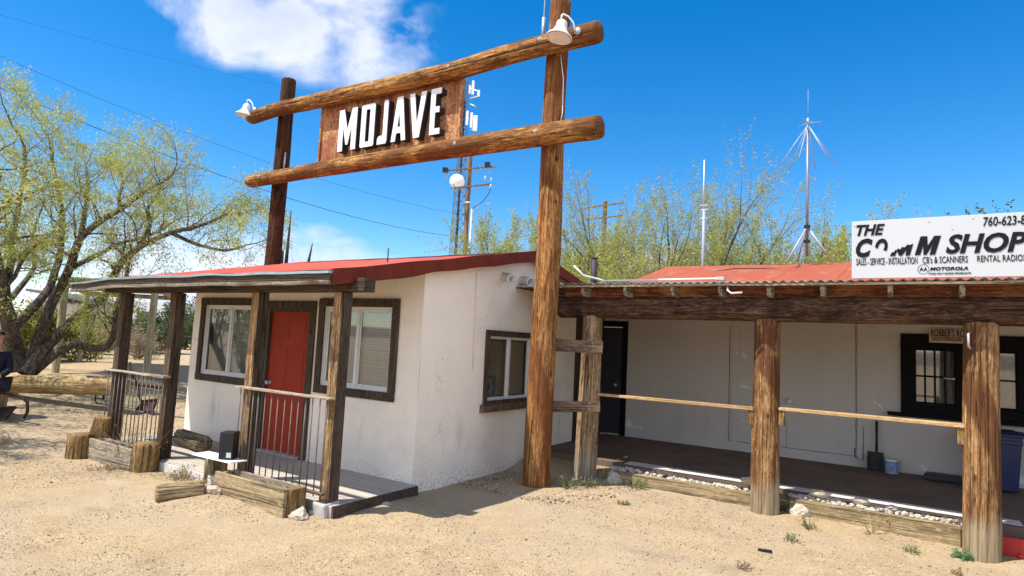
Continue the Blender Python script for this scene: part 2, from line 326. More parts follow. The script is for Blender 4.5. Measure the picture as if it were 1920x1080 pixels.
MT['pebble'] = t.done(t.ramp(oi.outputs['Random Per Island'], (0, (.10, .075, .055)), (.25, (.20, .145, .10)), (.55, (.33, .25, .165)), (.85, (.50, .41, .29)), (1, (.28, .23, .20))), .9, spec=.15)
t = NT('bed_stones'); oi = t.n('ShaderNodeNewGeometry')
MT['bedstone'] = t.done(t.ramp(oi.outputs['Random Per Island'], (0, (.32, .27, .21)), (.3, (.46, .40, .31)), (.8, (.58, .51, .40)), (1, (.36, .34, .33))), .9, t.noise(30), .3, .005, .15)
t = NT('deck_boards'); n = t.noise(9, 7, .65, .3, (.1, 1, 1)); sp = t.n('ShaderNodeSeparateXYZ'); t.l(t.tc.outputs['Object'], sp.inputs[0])
fr = t.math('FRACT', t.math('MULTIPLY', sp.outputs[1], 11.0)); gap = t.ramp(fr, (.0, 1.0), (.08, 0.0), (.92, 0.0), (1.0, 1.0))
col = t.mix(t.ramp(n, (.3, 0.0), (.7, 1.0)), (.38, .33, .27), (.50, .44, .37)); col = t.mix(t.math('MULTIPLY', gap, .85), col, (.12, .10, .09))
MT['deck'] = t.done(col, .8, t.math('SUBTRACT', n, gap), .4, .006, .2)
t = NT('porch_floor'); n = t.noise(2.5, 8, .65, .4); f = t.noise(30, 5)
col = t.mix(t.ramp(n, (.3, 0.0), (.7, 1.0)), (.105, .070, .052), (.185, .130, .098))
MT['floor'] = t.done(col, .75, f, .2, .004, .25)
MT['slab_edge'] = plain('pale_concrete_edge', (.56, .53, .49), .9, .2, var=.12, scale=7)

# ------------------------------------------------------------------ mesh tools
class MB:
    def __init__(s): s.v = []; s.f = []; s.mi = []
    def add(s, vs, fs, mi=0):
        b = len(s.v); s.v += [tuple(v) for v in vs]; s.f += [tuple(i+b for i in f) for f in fs]; s.mi += [mi]*len(fs); return s
    def box(s, a, b, mi=0, jit=0, M=None):
        (x0, y0, z0), (x1, y1, z1) = a, b
        vs = [Vector(p) for p in ((x0, y0, z0), (x1, y0, z0), (x1, y1, z0), (x0, y1, z0), (x0, y0, z1), (x1, y0, z1), (x1, y1, z1), (x0, y1, z1))]
        if jit: vs = [v+Vector((rnd.uniform(-jit, jit), rnd.uniform(-jit, jit), rnd.uniform(-jit, jit))) for v in vs]
        if M: vs = [M @ v for v in vs]
        return s.add(vs, [(3, 2, 1, 0), (4, 5, 6, 7), (0, 1, 5, 4), (1, 2, 6, 5), (2, 3, 7, 6), (3, 0, 4, 7)], mi)
    def tube(s, pts, rads, n=8, cap=True, mi=0, radf=None):
        pts = [Vector(p) for p in pts]
        if isinstance(rads, (int, float)): rads = [rads]*len(pts)
        t0 = (pts[1]-pts[0]).normalized(); a = t0.orthogonal().normalized()
        if abs(t0.z) > .9: a = Vector((1, 0, 0)) - t0*t0.x; a.normalize()
        base = len(s.v); L = 0
        for i, p in enumerate(pts):
            t = (pts[min(i+1, len(pts)-1)]-pts[max(i-1, 0)]).normalized()
            a = (a-t*a.dot(t)).normalized(); b = t.cross(a)
            if i: L += (p-pts[i-1]).length
            for j in range(n):
                an = 2*math.pi*j/n; r = rads[i]
                if radf: r = radf(r, an, L)
                s.v.append(tuple(p+a*math.cos(an)*r+b*math.sin(an)*r))
        for i in range(len(pts)-1):
            for j in range(n):
                k = (j+1) % n; s.f.append((base+i*n+j, base+i*n+k, base+(i+1)*n+k, base+(i+1)*n+j)); s.mi.append(mi)
        if cap:
            s.f.append(tuple(base+j for j in reversed(range(n)))); s.mi.append(mi)
            e = base+(len(pts)-1)*n; s.f.append(tuple(e+j for j in range(n))); s.mi.append(mi)
        return s
    def lathe(s, prof, M=None, n=24, mi=0):
        b = len(s.v); M = M or Matrix()
        for (r, z) in prof:
            for j in range(n):
                an = 2*math.pi*j/n; s.v.append(tuple(M @ Vector((r*math.cos(an), r*math.sin(an), z))))
        for i in range(len(prof)-1):
            for j in range(n):
                k = (j+1) % n; s.f.append((b+i*n+j, b+i*n+k, b+(i+1)*n+k, b+(i+1)*n+j)); s.mi.append(mi)
        return s
    def rock(s, c, r, sq=(1, 1, .7), seed=0, sub=2, mi=0):
        bm = bmesh.new(); bmesh.ops.create_icosphere(bm, subdivisions=sub, radius=1); o = Vector((seed*3.7, seed*1.3, seed*.9))
        for v in bm.verts:
            k = 1+.35*noise.noise(v.co*1.3+o)+.16*noise.noise(v.co*3.1+o); q = v.co*k
            v.co = Vector((q.x*sq[0]*r+c[0], q.y*sq[1]*r+c[1], q.z*sq[2]*r+c[2]))
        s.add([v.co for v in bm.verts], [[w.index for w in f.verts] for f in bm.faces], mi); bm.free(); return s
    def poly(s, outer, holes, fn, d0, d1, mi_face=0, mi_side=1):
        """2-D outline with holes, pushed from depth d0 (front) to d1; fn(u, v, d) gives the point"""
        loops = [outer]+holes; flat = [p for l in loops for p in l]
        tris = geometry.tessellate_polygon([[Vector((p[0], p[1], 0)) for p in l] for l in loops])
        n = len(flat); vs = [fn(p[0], p[1], d0) for p in flat]+[fn(p[0], p[1], d1) for p in flat]
        s.add(vs, [tuple(t) for t in tris], mi_face)
        s.add(vs, [tuple(i+n for i in t) for t in tris], mi_side)
        b = 0
        for l in loops:
            k = len(l); s.add(vs, [(b+i, b+(i+1) % k, n+b+(i+1) % k, n+b+i) for i in range(k)], mi_side); b += k
        return s
    def build(s, name, mats, parent=None, smooth=False, bevel=0, M=None, fixn=True):
        me = bpy.data.meshes.new(name)
        me.from_pydata(s.v, [], s.f)
        if not isinstance(mats, (list, tuple)): mats = [mats]
        for q in mats: me.materials.append(MT[q] if isinstance(q, str) else q)
        if len(mats) > 1: me.polygons.foreach_set('material_index', s.mi)
        if fixn and len(s.f) < 20000:
            bm = bmesh.new(); bm.from_mesh(me); bmesh.ops.recalc_face_normals(bm, faces=bm.faces); bm.to_mesh(me); bm.free()
        if smooth: me.polygons.foreach_set('use_smooth', [True]*len(me.polygons))
        me.update()
        o = bpy.data.objects.new(name, me); COL.objects.link(o)
        if M is not None: o.matrix_world = M
        if bevel:
            b = o.modifiers.new('bevel', 'BEVEL'); b.width = bevel; b.segments = 2; b.limit_method = 'ANGLE'
        if parent is not None:
            o.parent = parent; base = world_of(parent)
            if M is not None: o.matrix_basis = base.inverted() @ M
            else: o.matrix_basis = base.inverted()
        return o
def world_of(o):
    Mx = o.matrix_basis.copy()
    while o.parent is not None: o = o.parent; Mx = o.matrix_basis @ Mx
    return Mx
def tag(o, label=None, cat=None, group=None, kind=None):
    if label: o['label'] = label
    if cat: o['category'] = cat
    if group: o['group'] = group
    if kind: o['kind'] = kind
    return o
def thing(name, loc, label, cat, group=None):
    o = bpy.data.objects.new(name, None); COL.objects.link(o); o.location = loc; o.empty_display_size = .2
    return tag(o, label, cat, group)
def L(b=0, depth=.018, lump=.05, kn=0, sd=0.0, crk=5.0):
    """radius function of a weathered log: lumps, fine flutes and drying cracks"""
    def f(r, an, s):
        c, q = math.cos(an), math.sin(an)
        k = r*(1+lump*noise.noise(Vector((c*1.1+sd, q*1.1, s*.9)))+.018*noise.noise(Vector((c*6, q*6+sd, s*1.6))))
        cr = 1-abs(noise.noise(Vector((c*crk+sd*2, q*crk, s*.35+sd)))*2.2)
        return k-depth*max(0, cr-.82)/.18
    return f
def path(p0, p1, step=.09, wob=0.0, sd=0):
    p0, p1 = Vector(p0), Vector(p1); n = max(2, int((p1-p0).length/step)+1)
    return [p0.lerp(p1, i/(n-1))+Vector((noise.noise(Vector((i*step*.5, sd, 0))), noise.noise(Vector((i*step*.5, sd, 5))), 0))*wob for i in range(n)]
def log(name, p0, p1, ra, rb, mat, parent=None, n=64, sd=1.0, wob=.0, depth=.018, lump=.05, bev=.02, pts=None):
    """log with its local Z along the trunk; end edges rounded"""
    p0, p1 = Vector(p0), Vector(p1); q = (p1-p0).to_track_quat('Z', 'Y'); M = Matrix.Translation(p0) @ q.to_matrix().to_4x4()
    Ln = (p1-p0).length; P = path((0, 0, 0), (0, 0, Ln), .08, wob, sd)
    P = [P[0]+Vector((0, 0, 0))]+[P[0]+Vector((0, 0, bev))]+P[1:-1]+[P[-1]-Vector((0, 0, bev))]+[P[-1]]
    k = len(P); rr = [ra+(rb-ra)*i/(k-1) for i in range(k)]; rr[0] *= .92; rr[-1] *= .92
    mb = MB().tube(P, rr, n, True, 0, L(0, depth, lump, 0, sd)); return mb.build(name, mat, parent, True, M=M)

# ------------------------------------------------------------------ ground
def sst(t): t = max(0, min(1, t)); return t*t*(3-2*t)
def gz(x, y):
    z = .5*sst((-10-x)/7.0)
    z += .065*math.exp(-(((x+5.9)/.75)**2+((y-3.85)/.35)**2))
    z -= .06*sst((x+1.0)/1.8)*sst((9-y)/1.0)*sst((y-2)/3)
    return z
def gzn(x, y):
    z = gz(x, y)
    near = 1/(1+((x+5)**2+(y-5)**2)/900)
    return z + near*(.022*noise.noise(Vector((x*.9, y*.9, 0)))+.010*noise.noise(Vector((x*3.1, y*3.1, 4)))+.006*noise.noise(Vector((x*9, y*9, 7))))
def onground(px, py):
    z = 0
    for _ in range(8):
        p = onz(px, py, z); z = gz(p.x, p.y)
    return p
def lines(a, b, st, far):
    c = list(np.arange(a, b+1e-6, st)); s = st; lo = [a]; hi = [b]
    while hi[-1] < far: s *= 1.17; hi.append(hi[-1]+s); lo.append(lo[-1]-s)
    return sorted(lo[1:])+c+hi[1:]
xs = lines(-13, 3, .055, 900); ys = lines(1.2, 9.2, .055, 900)
nx, ny = len(xs), len(ys)
g = MB(); g.v = [(x, y, gzn(x, y)) for y in ys for x in xs]
g.f = [(j*nx+i, j*nx+i+1, (j+1)*nx+i+1, (j+1)*nx+i) for j in range(ny-1) for i in range(nx-1)]; g.mi = [0]*len(g.f)
tag(g.build('ground', 'sand', smooth=True, fixn=False), kind='structure')

# loose gravel over the sand (uncountable)
def scatter_stones(name, pts, mat, label, cat):
    V = []; Fc = []
    base = np.array([(1, 0, 0), (-.5, .87, 0), (-.5, -.87, 0), (0, 0, .8), (0, 0, -.5)])
    fs = np.array([(0, 1, 3), (1, 2, 3), (2, 0, 3), (1, 0, 4), (2, 1, 4), (0, 2, 4)])
    rs = np.random.RandomState(5)
    for k, (x, y, z, r) in enumerate(pts):
        a = rs.uniform(0, 6.28); q = base*rs.uniform(.7, 1.3, (5, 3)); c, s_ = math.cos(a), math.sin(a)
        q = np.stack([q[:, 0]*c-q[:, 1]*s_, q[:, 0]*s_+q[:, 1]*c, q[:, 2]*.8], 1)*r+(x, y, z+r*.15)
        V.append(q); Fc.append(fs+5*k)
    mb = MB(); mb.v = np.concatenate(V).tolist(); mb.f = np.concatenate(Fc).tolist(); mb.mi = [0]*len(mb.f)
    return tag(mb.build(name, mat, fixn=False), label, cat, kind='stuff')
pts = []
while len(pts) < 46000:
    x, y = rnd.uniform(-12.5, 2.2), rnd.uniform(1.6, 9.5)
    if -9.8 < x < -4.6 and y > 4.2: continue
    if x > -4.7 and y > 7.9: continue
    if y > 6.8 and x < -9.9: continue
    d = noise.noise(Vector((x*.8, y*.8, 3)))+.6*noise.noise(Vector((x*2.5, y*2.5, 9)))
    if rnd.random() > .5+d*1.6: continue
    r = .0034+.0080*rnd.random()**2.6
    if rnd.random() < .008: r *= 2
    pts.append((x, y, gzn(x, y), r))
scatter_stones('gravel', pts, 'pebble', 'fine loose brown and pale gravel lying over the sandy forecourt', 'gravel')

# hills behind the viewer and far round the horizon
hb = MB(); N = 140
for k in range(N+1):
    a = R(-175+k*250/N); d = 900; x, y = math.cos(a)*d, math.sin(a)*d
    hgt = 15+9*noise.noise(Vector((k*.11, 0, 0)))+4*noise.noise(Vector((k*.4, 3, 0)))
    hgt *= sst(k/14)*sst((N-k)/14)
    hb.v += [(x*.9, y*.9, -2), (x, y, max(hgt, .5)), (x*1.2, y*1.2, -2)]
for k in range(N):
    b = 3*k; hb.f += [(b, b+3, b+4, b+1), (b+1, b+4, b+5, b+2)]; hb.mi += [0, 0]
MT['hill'] = plain('hill_soil', (.22, .16, .12), .95, .1, var=.3, scale=.02)
tag(hb.build('hills', 'hill', smooth=True), kind='structure')

# ------------------------------------------------------------------ house with the red door
HY, HX, HL, HB = 5.48, -4.76, -9.45, 9.39      # front wall, right wall, left wall, back
def panel_grid(mb, fn, u0, u1, v0, v1, holes, step=.13, amp=.007, topf=None):
    us = sorted({u0, u1, *[h[0] for h in holes], *[h[1] for h in holes]}); vs = sorted({v0, v1, *[h[2] for h in holes], *[h[3] for h in holes]})
    for i in range(len(us)-1):
        for j in range(len(vs)-1):
            a, b, c, d = us[i], us[i+1], vs[j], vs[j+1]
            if any(h[0] <= a and b <= h[1] and h[2] <= c and d <= h[3] for h in holes): continue
            n, k = max(1, round((b-a)/step)), max(1, round((d-c)/step)); base = len(mb.v)
            for q in range(k+1):
                for p in range(n+1):
                    u, v = a+(b-a)*p/n, c+(d-c)*q/k
                    vv = v
                    if topf and j == len(vs)-2: vv = c+(topf(u)-c)*q/k
                    mb.v.append(tuple(fn(u, vv, amp*noise.noise(Vector((u*1.1, vv*1.1, fn(0, 0, 0)[0]))))))
            for q in range(k):
                for p in range(n):
                    mb.f.append((base+q*(n+1)+p, base+q*(n+1)+p+1, base+(q+1)*(n+1)+p+1, base+(q+1)*(n+1)+p)); mb.mi.append(0)
    for h in holes:      # reveals
        a, b, c, d = h[:4]; dp = .13
        for (p, q) in (((a, c), (b, c)), ((b, c), (b, d)), ((b, d), (a, d)), ((a, d), (a, c))):
            k = len(mb.v); mb.v += [tuple(fn(*p, 0)), tuple(fn(*q, 0)), tuple(fn(*q, -dp)), tuple(fn(*p, -dp))]; mb.f.append((k, k+1, k+2, k+3)); mb.mi.append(0)
house = thing('adobe_house', (-7.1, 7.4, 0), 'small white stucco house with a red door and a low red roof', 'house')
HO = {'wl': (-9.13, -7.86, 1.07, 2.11), 'dr': (-7.60, -6.70, .12, 2.07), 'wr': (-6.42, -5.22, 1.10, 2.11)}
front = lambda u, v, d: Vector((u, HY-d, v))
side = lambda u, v, d: Vector((HX+d, u, v))
RS = .2  # roof slope
def rz(y): return 2.35+RS*(y-3.92) if y < 7.75 else 2.35+RS*(7.75-3.92)-RS*1.0*(y-7.75)
wm = MB()
panel_grid(wm, front, HL, HX, -.1, 2.56, list(HO.values()))
SW = (6.84, 7.92, .98, 1.84)
panel_grid(wm, side, HY, HB, -.1, 2.2, [SW])
panel_grid(wm, side, HY, 7.75, 2.2, 3.0, [], topf=lambda u: rz(u)-.06)
panel_grid(wm, side, 7.75, HB, 2.2, 3.0, [], topf=lambda u: rz(u)-.06)
panel_grid(wm, lambda u, v, d: Vector((HL-d, u, v)), HY, HB, -.1, 2.6, [])
wm.add([(HL, HB, -.1), (HX, HB, -.1), (HX, HB, 2.75), (HL, HB, 2.75)], [(0, 1, 2, 3)])
wm.build('wall', 'wall', house, True, fixn=False)
rm = MB()      # dark rooms behind the panes
rm.add([(HL+.1, HY+1.4, .1), (HX-.1, HY+1.4, .1), (HX-.1, HY+1.4, 2.4), (HL+.1, HY+1.4, 2.4)], [(0, 1, 2, 3)])
rm.add([(HX-1.2, HY+.2, .1), (HX-1.2, HB-.1, .1), (HX-1.2, HB-.1, 2.4), (HX-1.2, HY+.2, 2.4)], [(0, 1, 2, 3)])
rm.box((HL+.1, HY+.14, .05), (HX-.14, HB-.1, .1)); rm.box((HL+.1, HY+.14, 2.42), (HX-.14, HB-.1, 2.46))
rm.build('interior', 'room', house)
def window(fn, h, parent, trim=.105, trims='paint_brown', blind='blind', both=True, sill=False, slats=True, e=.036):
    a, b, c, d = h
    def bx(mb, u0, v0, d0, u1, v1, d1, jit=0, mi=0):
        p, q = fn(u0, v0, d0), fn(u1, v1, d1)
        mb.box([min(p[i], q[i]) for i in range(3)], [max(p[i], q[i]) for i in range(3)], mi, jit)
    w = MB(); t = trim
    bx(w, a-t, d, .002, b+t, d+t, .034, .004); bx(w, a-t*.98, c-t, .003, b+t*.98, c, .032, .004)
    bx(w, a-t, c, .001, a, d, .030, .003); bx(w, b, c, .001, b+t, d, .030, .003)
    o = w.build('window', trims, parent, bevel=.004)
    f = MB(); y0, y1 = -.055, -.012; mid = (a+b)/2
    bx(f, a, c, y0, a+e, d, y1); bx(f, b-e, c, y0, b, d, y1); bx(f, a+e, c, y0, b-e, c+e, y1); bx(f, a+e, d-e, y0, b-e, d, y1)
    bx(f, mid-.022, c+e, y0, mid+.022, d-e, y1+.006)
    for (p, q) in ((a+e, mid-.022), (mid+.022, b-e)):     # sliding sash
        s_ = .022; z0, z1 = -.046, -.026
        bx(f, p, c+e, z0, p+s_, d-e, z1); bx(f, q-s_, c+e, z0, q, d-e, z1); bx(f, p+s_, c+e, z0, q-s_, c+e+s_, z1); bx(f, p+s_, d-e-s_, z0, q-s_, d-e, z1)
    f.build('frame', 'sash', o, bevel=.003)
    gm = MB(); gm.add([fn(a+e, c+e, -.036), fn(b-e, c+e, -.036), fn(b-e, d-e, -.036), fn(a+e, d-e, -.036)], [(0, 1, 2, 3)]); gm.build('pane', 'glass', o, fixn=False)
    if slats:
        bm_ = MB(); n = int((d-c-.1)/.024); u0, u1 = (a+e, b-e) if both else (mid+.01, b-e)
        for i in range(n):
            z = c+.05+i*.024; sag = .004*noise.noise(Vector((i*.7, a, 0)))
            bm_.add([fn(u0, z+sag, -.095), fn(u1, z-sag, -.095), fn(u1, z+.021-sag, -.083), fn(u0, z+.021+sag, -.083)], [(0, 1, 2, 3)])
        bm_.build('blind', blind, o, fixn=False)
    return o
w1 = window(front, HO['wl'], house, both=False); w2 = window(front, HO['wr'], house)
cu = MB(); cu.add([(-9.09, HY+.12, 1.1), (-8.5, HY+.12, 1.1), (-8.5, HY+.12, 2.08), (-9.09, HY+.12, 2.08)], [(0, 1, 2, 3)]); cu.build('curtain', 'curtain', w1, fixn=False)
w3 = window(side, SW, house, trim=.08, blind='blind_tan', e=.014)
sl = MB().box((HX-.0, 6.70, .83), (HX+.07, 8.06, .93), 0, .006); sl.build('sill', 'grey_board', w3, bevel=.006)
pc = MB(); pc.box((HX-.075, 6.9, 1.02), (HX-.07, 7.16, 1.30), 0)
for (y, z, r) in ((7.02, 1.24, .034), (7.045, 1.19, .028), (7.06, 1.14, .036), (7.02, 1.10, .03), (7.07, 1.08, .022), (6.98, 1.22, .02)):
    pc.lathe([(.001, 0), (r, 0)], Matrix.Translation((HX-.067, y, z)) @ Matrix.Rotation(R(90), 4, 'Y'), 14, 1)
tag(pc.build('picture_card', ['leaf_dark', 'sash']), 'dark picture card with pale swirls in the corner of the side window', 'picture card')
for (x, hgt, r, mt, lab) in ((-8.02, .16, .028, 'stone_pink', 'small pinkish figurine standing inside the window beside the door'), (-7.94, .13, .022, 'sash', 'small white bottle standing inside the window next to the figurine')):
    q = MB().lathe([(.001, 0), (r, 0), (r*1.05, hgt*.35), (r*.6, hgt*.6), (r*.75, hgt*.8), (r*.5, hgt), (.001, hgt)], Matrix.Translation((x, HY+.075, 1.10)), 16)
    tag(q.build('figurine' if r > .025 else 'bottle', mt, smooth=True), lab, 'ornament')
# door
dt = MB(); a, b, c, d = HO['dr']; tw = .11
dt.box((a-tw, HY-.03, d), (b+tw, HY-.001, d+tw), 0, .003); dt.box((a-tw, HY-.028, c), (a, HY-.001, d), 0, .002); dt.box((b, HY-.028, c), (b+tw, HY-.001, d), 0, .002)
dt.box((a, HY+.002, c), (a+.035, HY+.12, d)); dt.box((b-.035, HY+.002, c), (b, HY+.12, d)); dt.box((a+.035, HY+.002, d-.035), (b-.035, HY+.12, d))
dt.build('door_frame', 'paint_brown', house, bevel=.004)
dm = MB().box((a+.035, HY+.045, c+.02), (b-.035, HY+.085, d-.035))
for (z0, z1) in ((.25, .88), (.98, 1.55), (1.65, 1.97)):
    for (x0, x1) in ((a+.14, (a+b)/2-.04), ((a+b)/2+.04, b-.14)): dm.box((x0, HY+.040, z0), (x1, HY+.046, z1))
dr = dm.build('door', 'door_red', house, bevel=.004)
MB().box((a, HY-.05, c-.0), (b, HY+.1, c+.022)).build('threshold', 'cement', house)
k = MB().lathe([(.0, 0), (.028, 0), (.03, .015), (.012, .02), (.012, .04), (.028, .05), (.03, .065), (.015, .078), (0, .08)], Matrix.Translation((a+.10, HY+.045, 1.05)) @ Matrix.Rotation(R(90), 4, 'X'), 16)
k.build('handle', 'galv', dr, True)
# roof
XL, XR, YE, YR, YB = -9.92, -4.60, 3.97, 7.75, 10.9
def eavedrop(x): return -.055*sst((-8.2-x)/1.9)+.012*noise.noise(Vector((x*1.3, 0, 0)))
rf = MB(); nxr, nyr = 46, 34
gx = [XL+(XR-XL)*i/nxr for i in range(nxr+1)]; gy = [YE+(YR-YE)*i/24 for i in range(25)]+[YR+(YB-YR)*i/10 for i in range(1, 11)]
for layer in (0, 1):
    for y in gy:
        for x in gx:
            e = sst((YR-y)/3.8); rf.v.append((x, y, rz(y)+eavedrop(x)*e+.012*noise.noise(Vector((x*1.7, y*1.7, 0)))-layer*.05))
n1, n2 = len(gx), len(gy)
for j in range(n2-1):
    for i in range(n1-1):
        q = (j*n1+i, j*n1+i+1, (j+1)*n1+i+1, (j+1)*n1+i); rf.f.append(q); rf.f.append(tuple(n1*n2+z for z in reversed(q))); rf.mi += [0, 0]
rf.build('roof', 'roof_red', house, True, fixn=False)
def roofseg(y): return rz(y)
ff = MB(); ys2 = [YE-.0+(YB-YE)*i/44 for i in range(45)]; b0 = 0
for i, y in enumerate(ys2):      # red barge board along the right verge, wavy lower edge
    up = rz(y)+.012*noise.noise(Vector((XR*1.7, y*1.7, 0)))+.012; lo = up-.155-.014*noise.noise(Vector((y*1.5, 4, 0)))-.02*math.exp(-((y-5.0)/.35)**2)+.02*math.exp(-((y-5.5)/.3)**2)
    for (x, z) in ((XR+.012, up), (XR+.014+.006*noise.noise(Vector((y*2, 1, 0))), lo), (XR-.02, lo), (XR-.02, up)): ff.v.append((x, y, z))
for i in range(len(ys2)-1):
    for j in range(4): ff.f.append((4*i+j, 4*i+(j+1) % 4, 4*i+4+(j+1) % 4, 4*i+4+j)); ff.mi.append(0)
ff.f += [(0, 1, 2, 3), tuple(len(ff.v)-4+q for q in (3, 2, 1, 0))]; ff.mi += [0, 0]
ff.build('barge_board', 'roof_fascia', house)
fa = MB(); fb = MB(); fc = MB(); N = 30
def strip(mb, z0, z1, y0, y1, x0, x1, wob=.004, top_over=0):
    base = len(mb.v)
    for i in range(N+1):
        x = x0+(x1-x0)*i/N; e = eavedrop(x); w_ = wob*noise.noise(Vector((x*2.2, z0*9, 0)))
        for (y, z) in ((y0, z0), (y0, z1), (y1, z1), (y1, z0)): mb.v.append((x, y, z+e+w_))
    for i in range(N):
        for j in range(4): mb.f.append((base+4*i+j, base+4*i+(j+1) % 4, base+4*i+4+(j+1) % 4, base+4*i+4+j)); mb.mi.append(0)
    mb.f += [(base, base+1, base+2, base+3), tuple(base+4*N+q for q in (3, 2, 1, 0))]; mb.mi += [0, 0]
strip(fa, 2.262, 2.325, YE-.03, YE-.004, XL, -4.60); fa.build('fascia_board', 'paint_brown_x', house, bevel=.003)
strip(fb, 2.218, 2.258, YE-.042, YE-.012, XL, -4.598, .006); fb.build('lower_fascia_board', 'board_pale_x', house, bevel=.003)
strip(fc, 2.327, 2.352, YE-.05, YE+.12, XL-.02, -4.60, .010); fc.build('flashing', 'flashing', house)
bmx = MB(); bmx.box((-9.6, 4.24, 2.185), (-4.45, 4.39, 2.315), 0, .003); bmx.build('porch_beam', 'paint_brown_x', house, bevel=.006)
cl = MB()    # porch ceiling boards
cl.add([(XL+.05, YE+.02, 2.32), (XR-.04, YE+.02, 2.32), (XR-.04, HY+.02, 2.585), (XL+.05, HY+.02, 2.585)], [(0, 1, 2, 3)]); cl.build('ceiling', 'paint_brown_x', house)
for x in (-9.21, -7.92, -6.235, -4.885):
    pm = MB().box((x, 4.255, .12), (x+.135, 4.389, 2.183), 0, .004); pm.mi[2] = 1      # the weather has bared the front face
    pm.build('porch_post', ['paint_brown', 'post_bare' if x > -7 else 'post_worn'], house, bevel=.008)
MB().box((-4.679, 4.25, -.1), (-4.66, HY-.01, .108), 0, .003).build('deck_side', 'paint_brown_x', house)
dk = MB().box((-9.66, 4.24, -.1), (-4.68, HY+.01, .115), 0, .004); dk.build('deck', 'deck', house, bevel=.006)
MB().box((-7.72, 4.215, -.1), (-6.3, 4.238, .10), 0, .003).build('deck_edge', 'slab_edge', house)
MB().box((-4.93, 4.19, -.1), (-4.72, 4.40, .118), 0, .02).build('post_footing', 'cement', house, bevel=.02)
# pipes in the gable
for (px, py) in ((944, 519), (979, 525)):
    p = onx(px, py, HX); q = p+Vector((.15, -.05, -.035)); ax = (q-p).normalized()
    MB().lathe([(.066, -.03), (.066, .16), (.070, .162), (.070, .20), (.050, .20), (.050, .02), (.0, .02)], Matrix.Translation(p) @ ax.to_track_quat('Z', 'Y').to_matrix().to_4x4(), 26).build('vent_pipe', 'white_plastic', house, True)
c = MB(); P = [onx(894, 512, HX+.012), onx(892, 560, HX+.012), onx(889, 620, HX+.012), onx(886, 694, HX+.012)]; c.tube(P, .004, 6); c.build('cable', 'white_plastic', house, True)
MB().tube([onx(825.5, 795, HX+.01), onx(824.5, 812, HX+.01)], .012, 8).build('pipe_stub', 'white_plastic', house, True)

# ------------------------------------------------------------------ porch railings
def railing(x0, x1, label, n, zb=.20, zt=1.115):
    o = thing('porch_railing', ((x0+x1)/2, 4.21, .12), label, 'railing', 'iron railings along the house porch')
    MB().box((x0, 4.165, zt), (x1, 4.25, zt+.024), 0, .004).build('top_rail', 'rail_top', o, bevel=.004)
    MB().box((x0+.03, 4.19, zb), (x1-.03, 4.225, zb+.03), 0, .003).build('bottom_rail', 'grey_board', o, bevel=.004)
    for i in range(n):
        x = x0+.06+(x1-x0-.12)*i/(n-1)+rnd.uniform(-.006, .006)
        MB().tube([(x, 4.207, zb-.02), (x+rnd.uniform(-.006, .006), 4.207, zt+.002)], .0065, 6).build('baluster', 'iron', o, True)
railing(-9.24, -7.72, 'brown iron porch railing in front of the posts behind the weedy planter', 15)
railing(-6.26, -4.74, 'brown iron porch railing standing before the red door', 14)

# ------------------------------------------------------------------ planters, stumps, logs
def planter(x0, x1, y0, y1, zt, rows, mat, label, endboards=True):
    o = thing('planter_box', ((x0+x1)/2, (y0+y1)/2, 0), label, 'planter', 'timber planters along the house porch')
    hh = (zt+.06)/rows
    for r_ in range(rows):
        MB().box((x0, y0, -.06+r_*hh), (x1, y0+.038, -.06+(r_+1)*hh-.004), 0, .0035).build('board', mat, o, bevel=.004)
    MB().box((x0+.01, y1-.038, -.06), (x1-.01, y1, zt-.012), 0, .004).build('back_board', 'timber_grey', o, bevel=.004)
    MB().box((x0+.004, y0+.04, -.05), (x0+.04, y1-.04, zt-.02), 0, .003).build('end_board', mat, o, bevel=.004)
    if endboards:
        for k in (0, 1): MB().box((x1-.04+.002, y0+.045+k*.09, -.06), (x1+.05, y0+.13+k*.09, zt-.005), 0, .004).build('end_post', 'stump', o, bevel=.006)
    else: MB().box((x1-.04, y0+.04, -.05), (x1-.004, y1-.04, zt-.02), 0, .003).build('end_board', mat, o, bevel=.004)
    MB().box((x0+.04, y0+.04, -.05), (x1-.04, y1-.04, zt-.10)).build('soil', 'sand', o)
planter(-8.98, -7.90, 3.96, 4.16, .26, 3, 'timber_grey', 'three board grey timber planter holding dry sticks by a stump', False)
planter(-6.12, -4.99, 3.93, 4.17, .275, 2, 'timber', 'two board pale timber planter below the railing of the red door')
def stump(px, py, r, hgt, label, mat='stump', tilt=0):
    p = onground(px, py); d = Vector((p.x, p.y, 0)).normalized(); c = Vector((p.x, p.y, 0))+d*r; z = gz(c.x, c.y)
    o = log('stump', (c.x, c.y, z-.08), (c.x+tilt, c.y, z+hgt), r, r*.96, mat, None, 56, px*.1, depth=.02, lump=.12)
    return tag(o, label, 'stump', 'log stumps along the porch')
stump(147, 861, .155, .30, 'hollow topped log stump standing out at the end of the grey planter')
stump(270, 887, .150, .33, 'yellowish log stump at the right end of the grey planter')
seat = stump(402, 908, .125, .285, 'dark brown log stump under the white board with the black box', 'log_grey')
sc_ = seat.matrix_world.translation
lb = MB().box((-.105, -.06, -.155), (.105, .06, .155), 0, .02); p = ony(186, 803, 4.08)
o = lb.build('wood_block', 'stump', bevel=.02, M=Matrix.Translation(Vector((-9.02, 4.10, .37))) @ Matrix.Rotation(R(12), 4, 'Y') @ Matrix.Rotation(R(35), 4, 'Z')); tag(o, 'square cut wood block leaning behind the grey planter', 'wood block')
bd = MB().box((-6.72, 4.02, .352), (-6.0, 4.22, .366), 0, .004).build('seat_board', 'white_enamel'); tag(bd, 'thin white board lying on the stump under the black box', 'board')
bx = thing('speaker_box', (-6.20, 4.12, .366), 'upright black box with a white label standing on the white board', 'box')
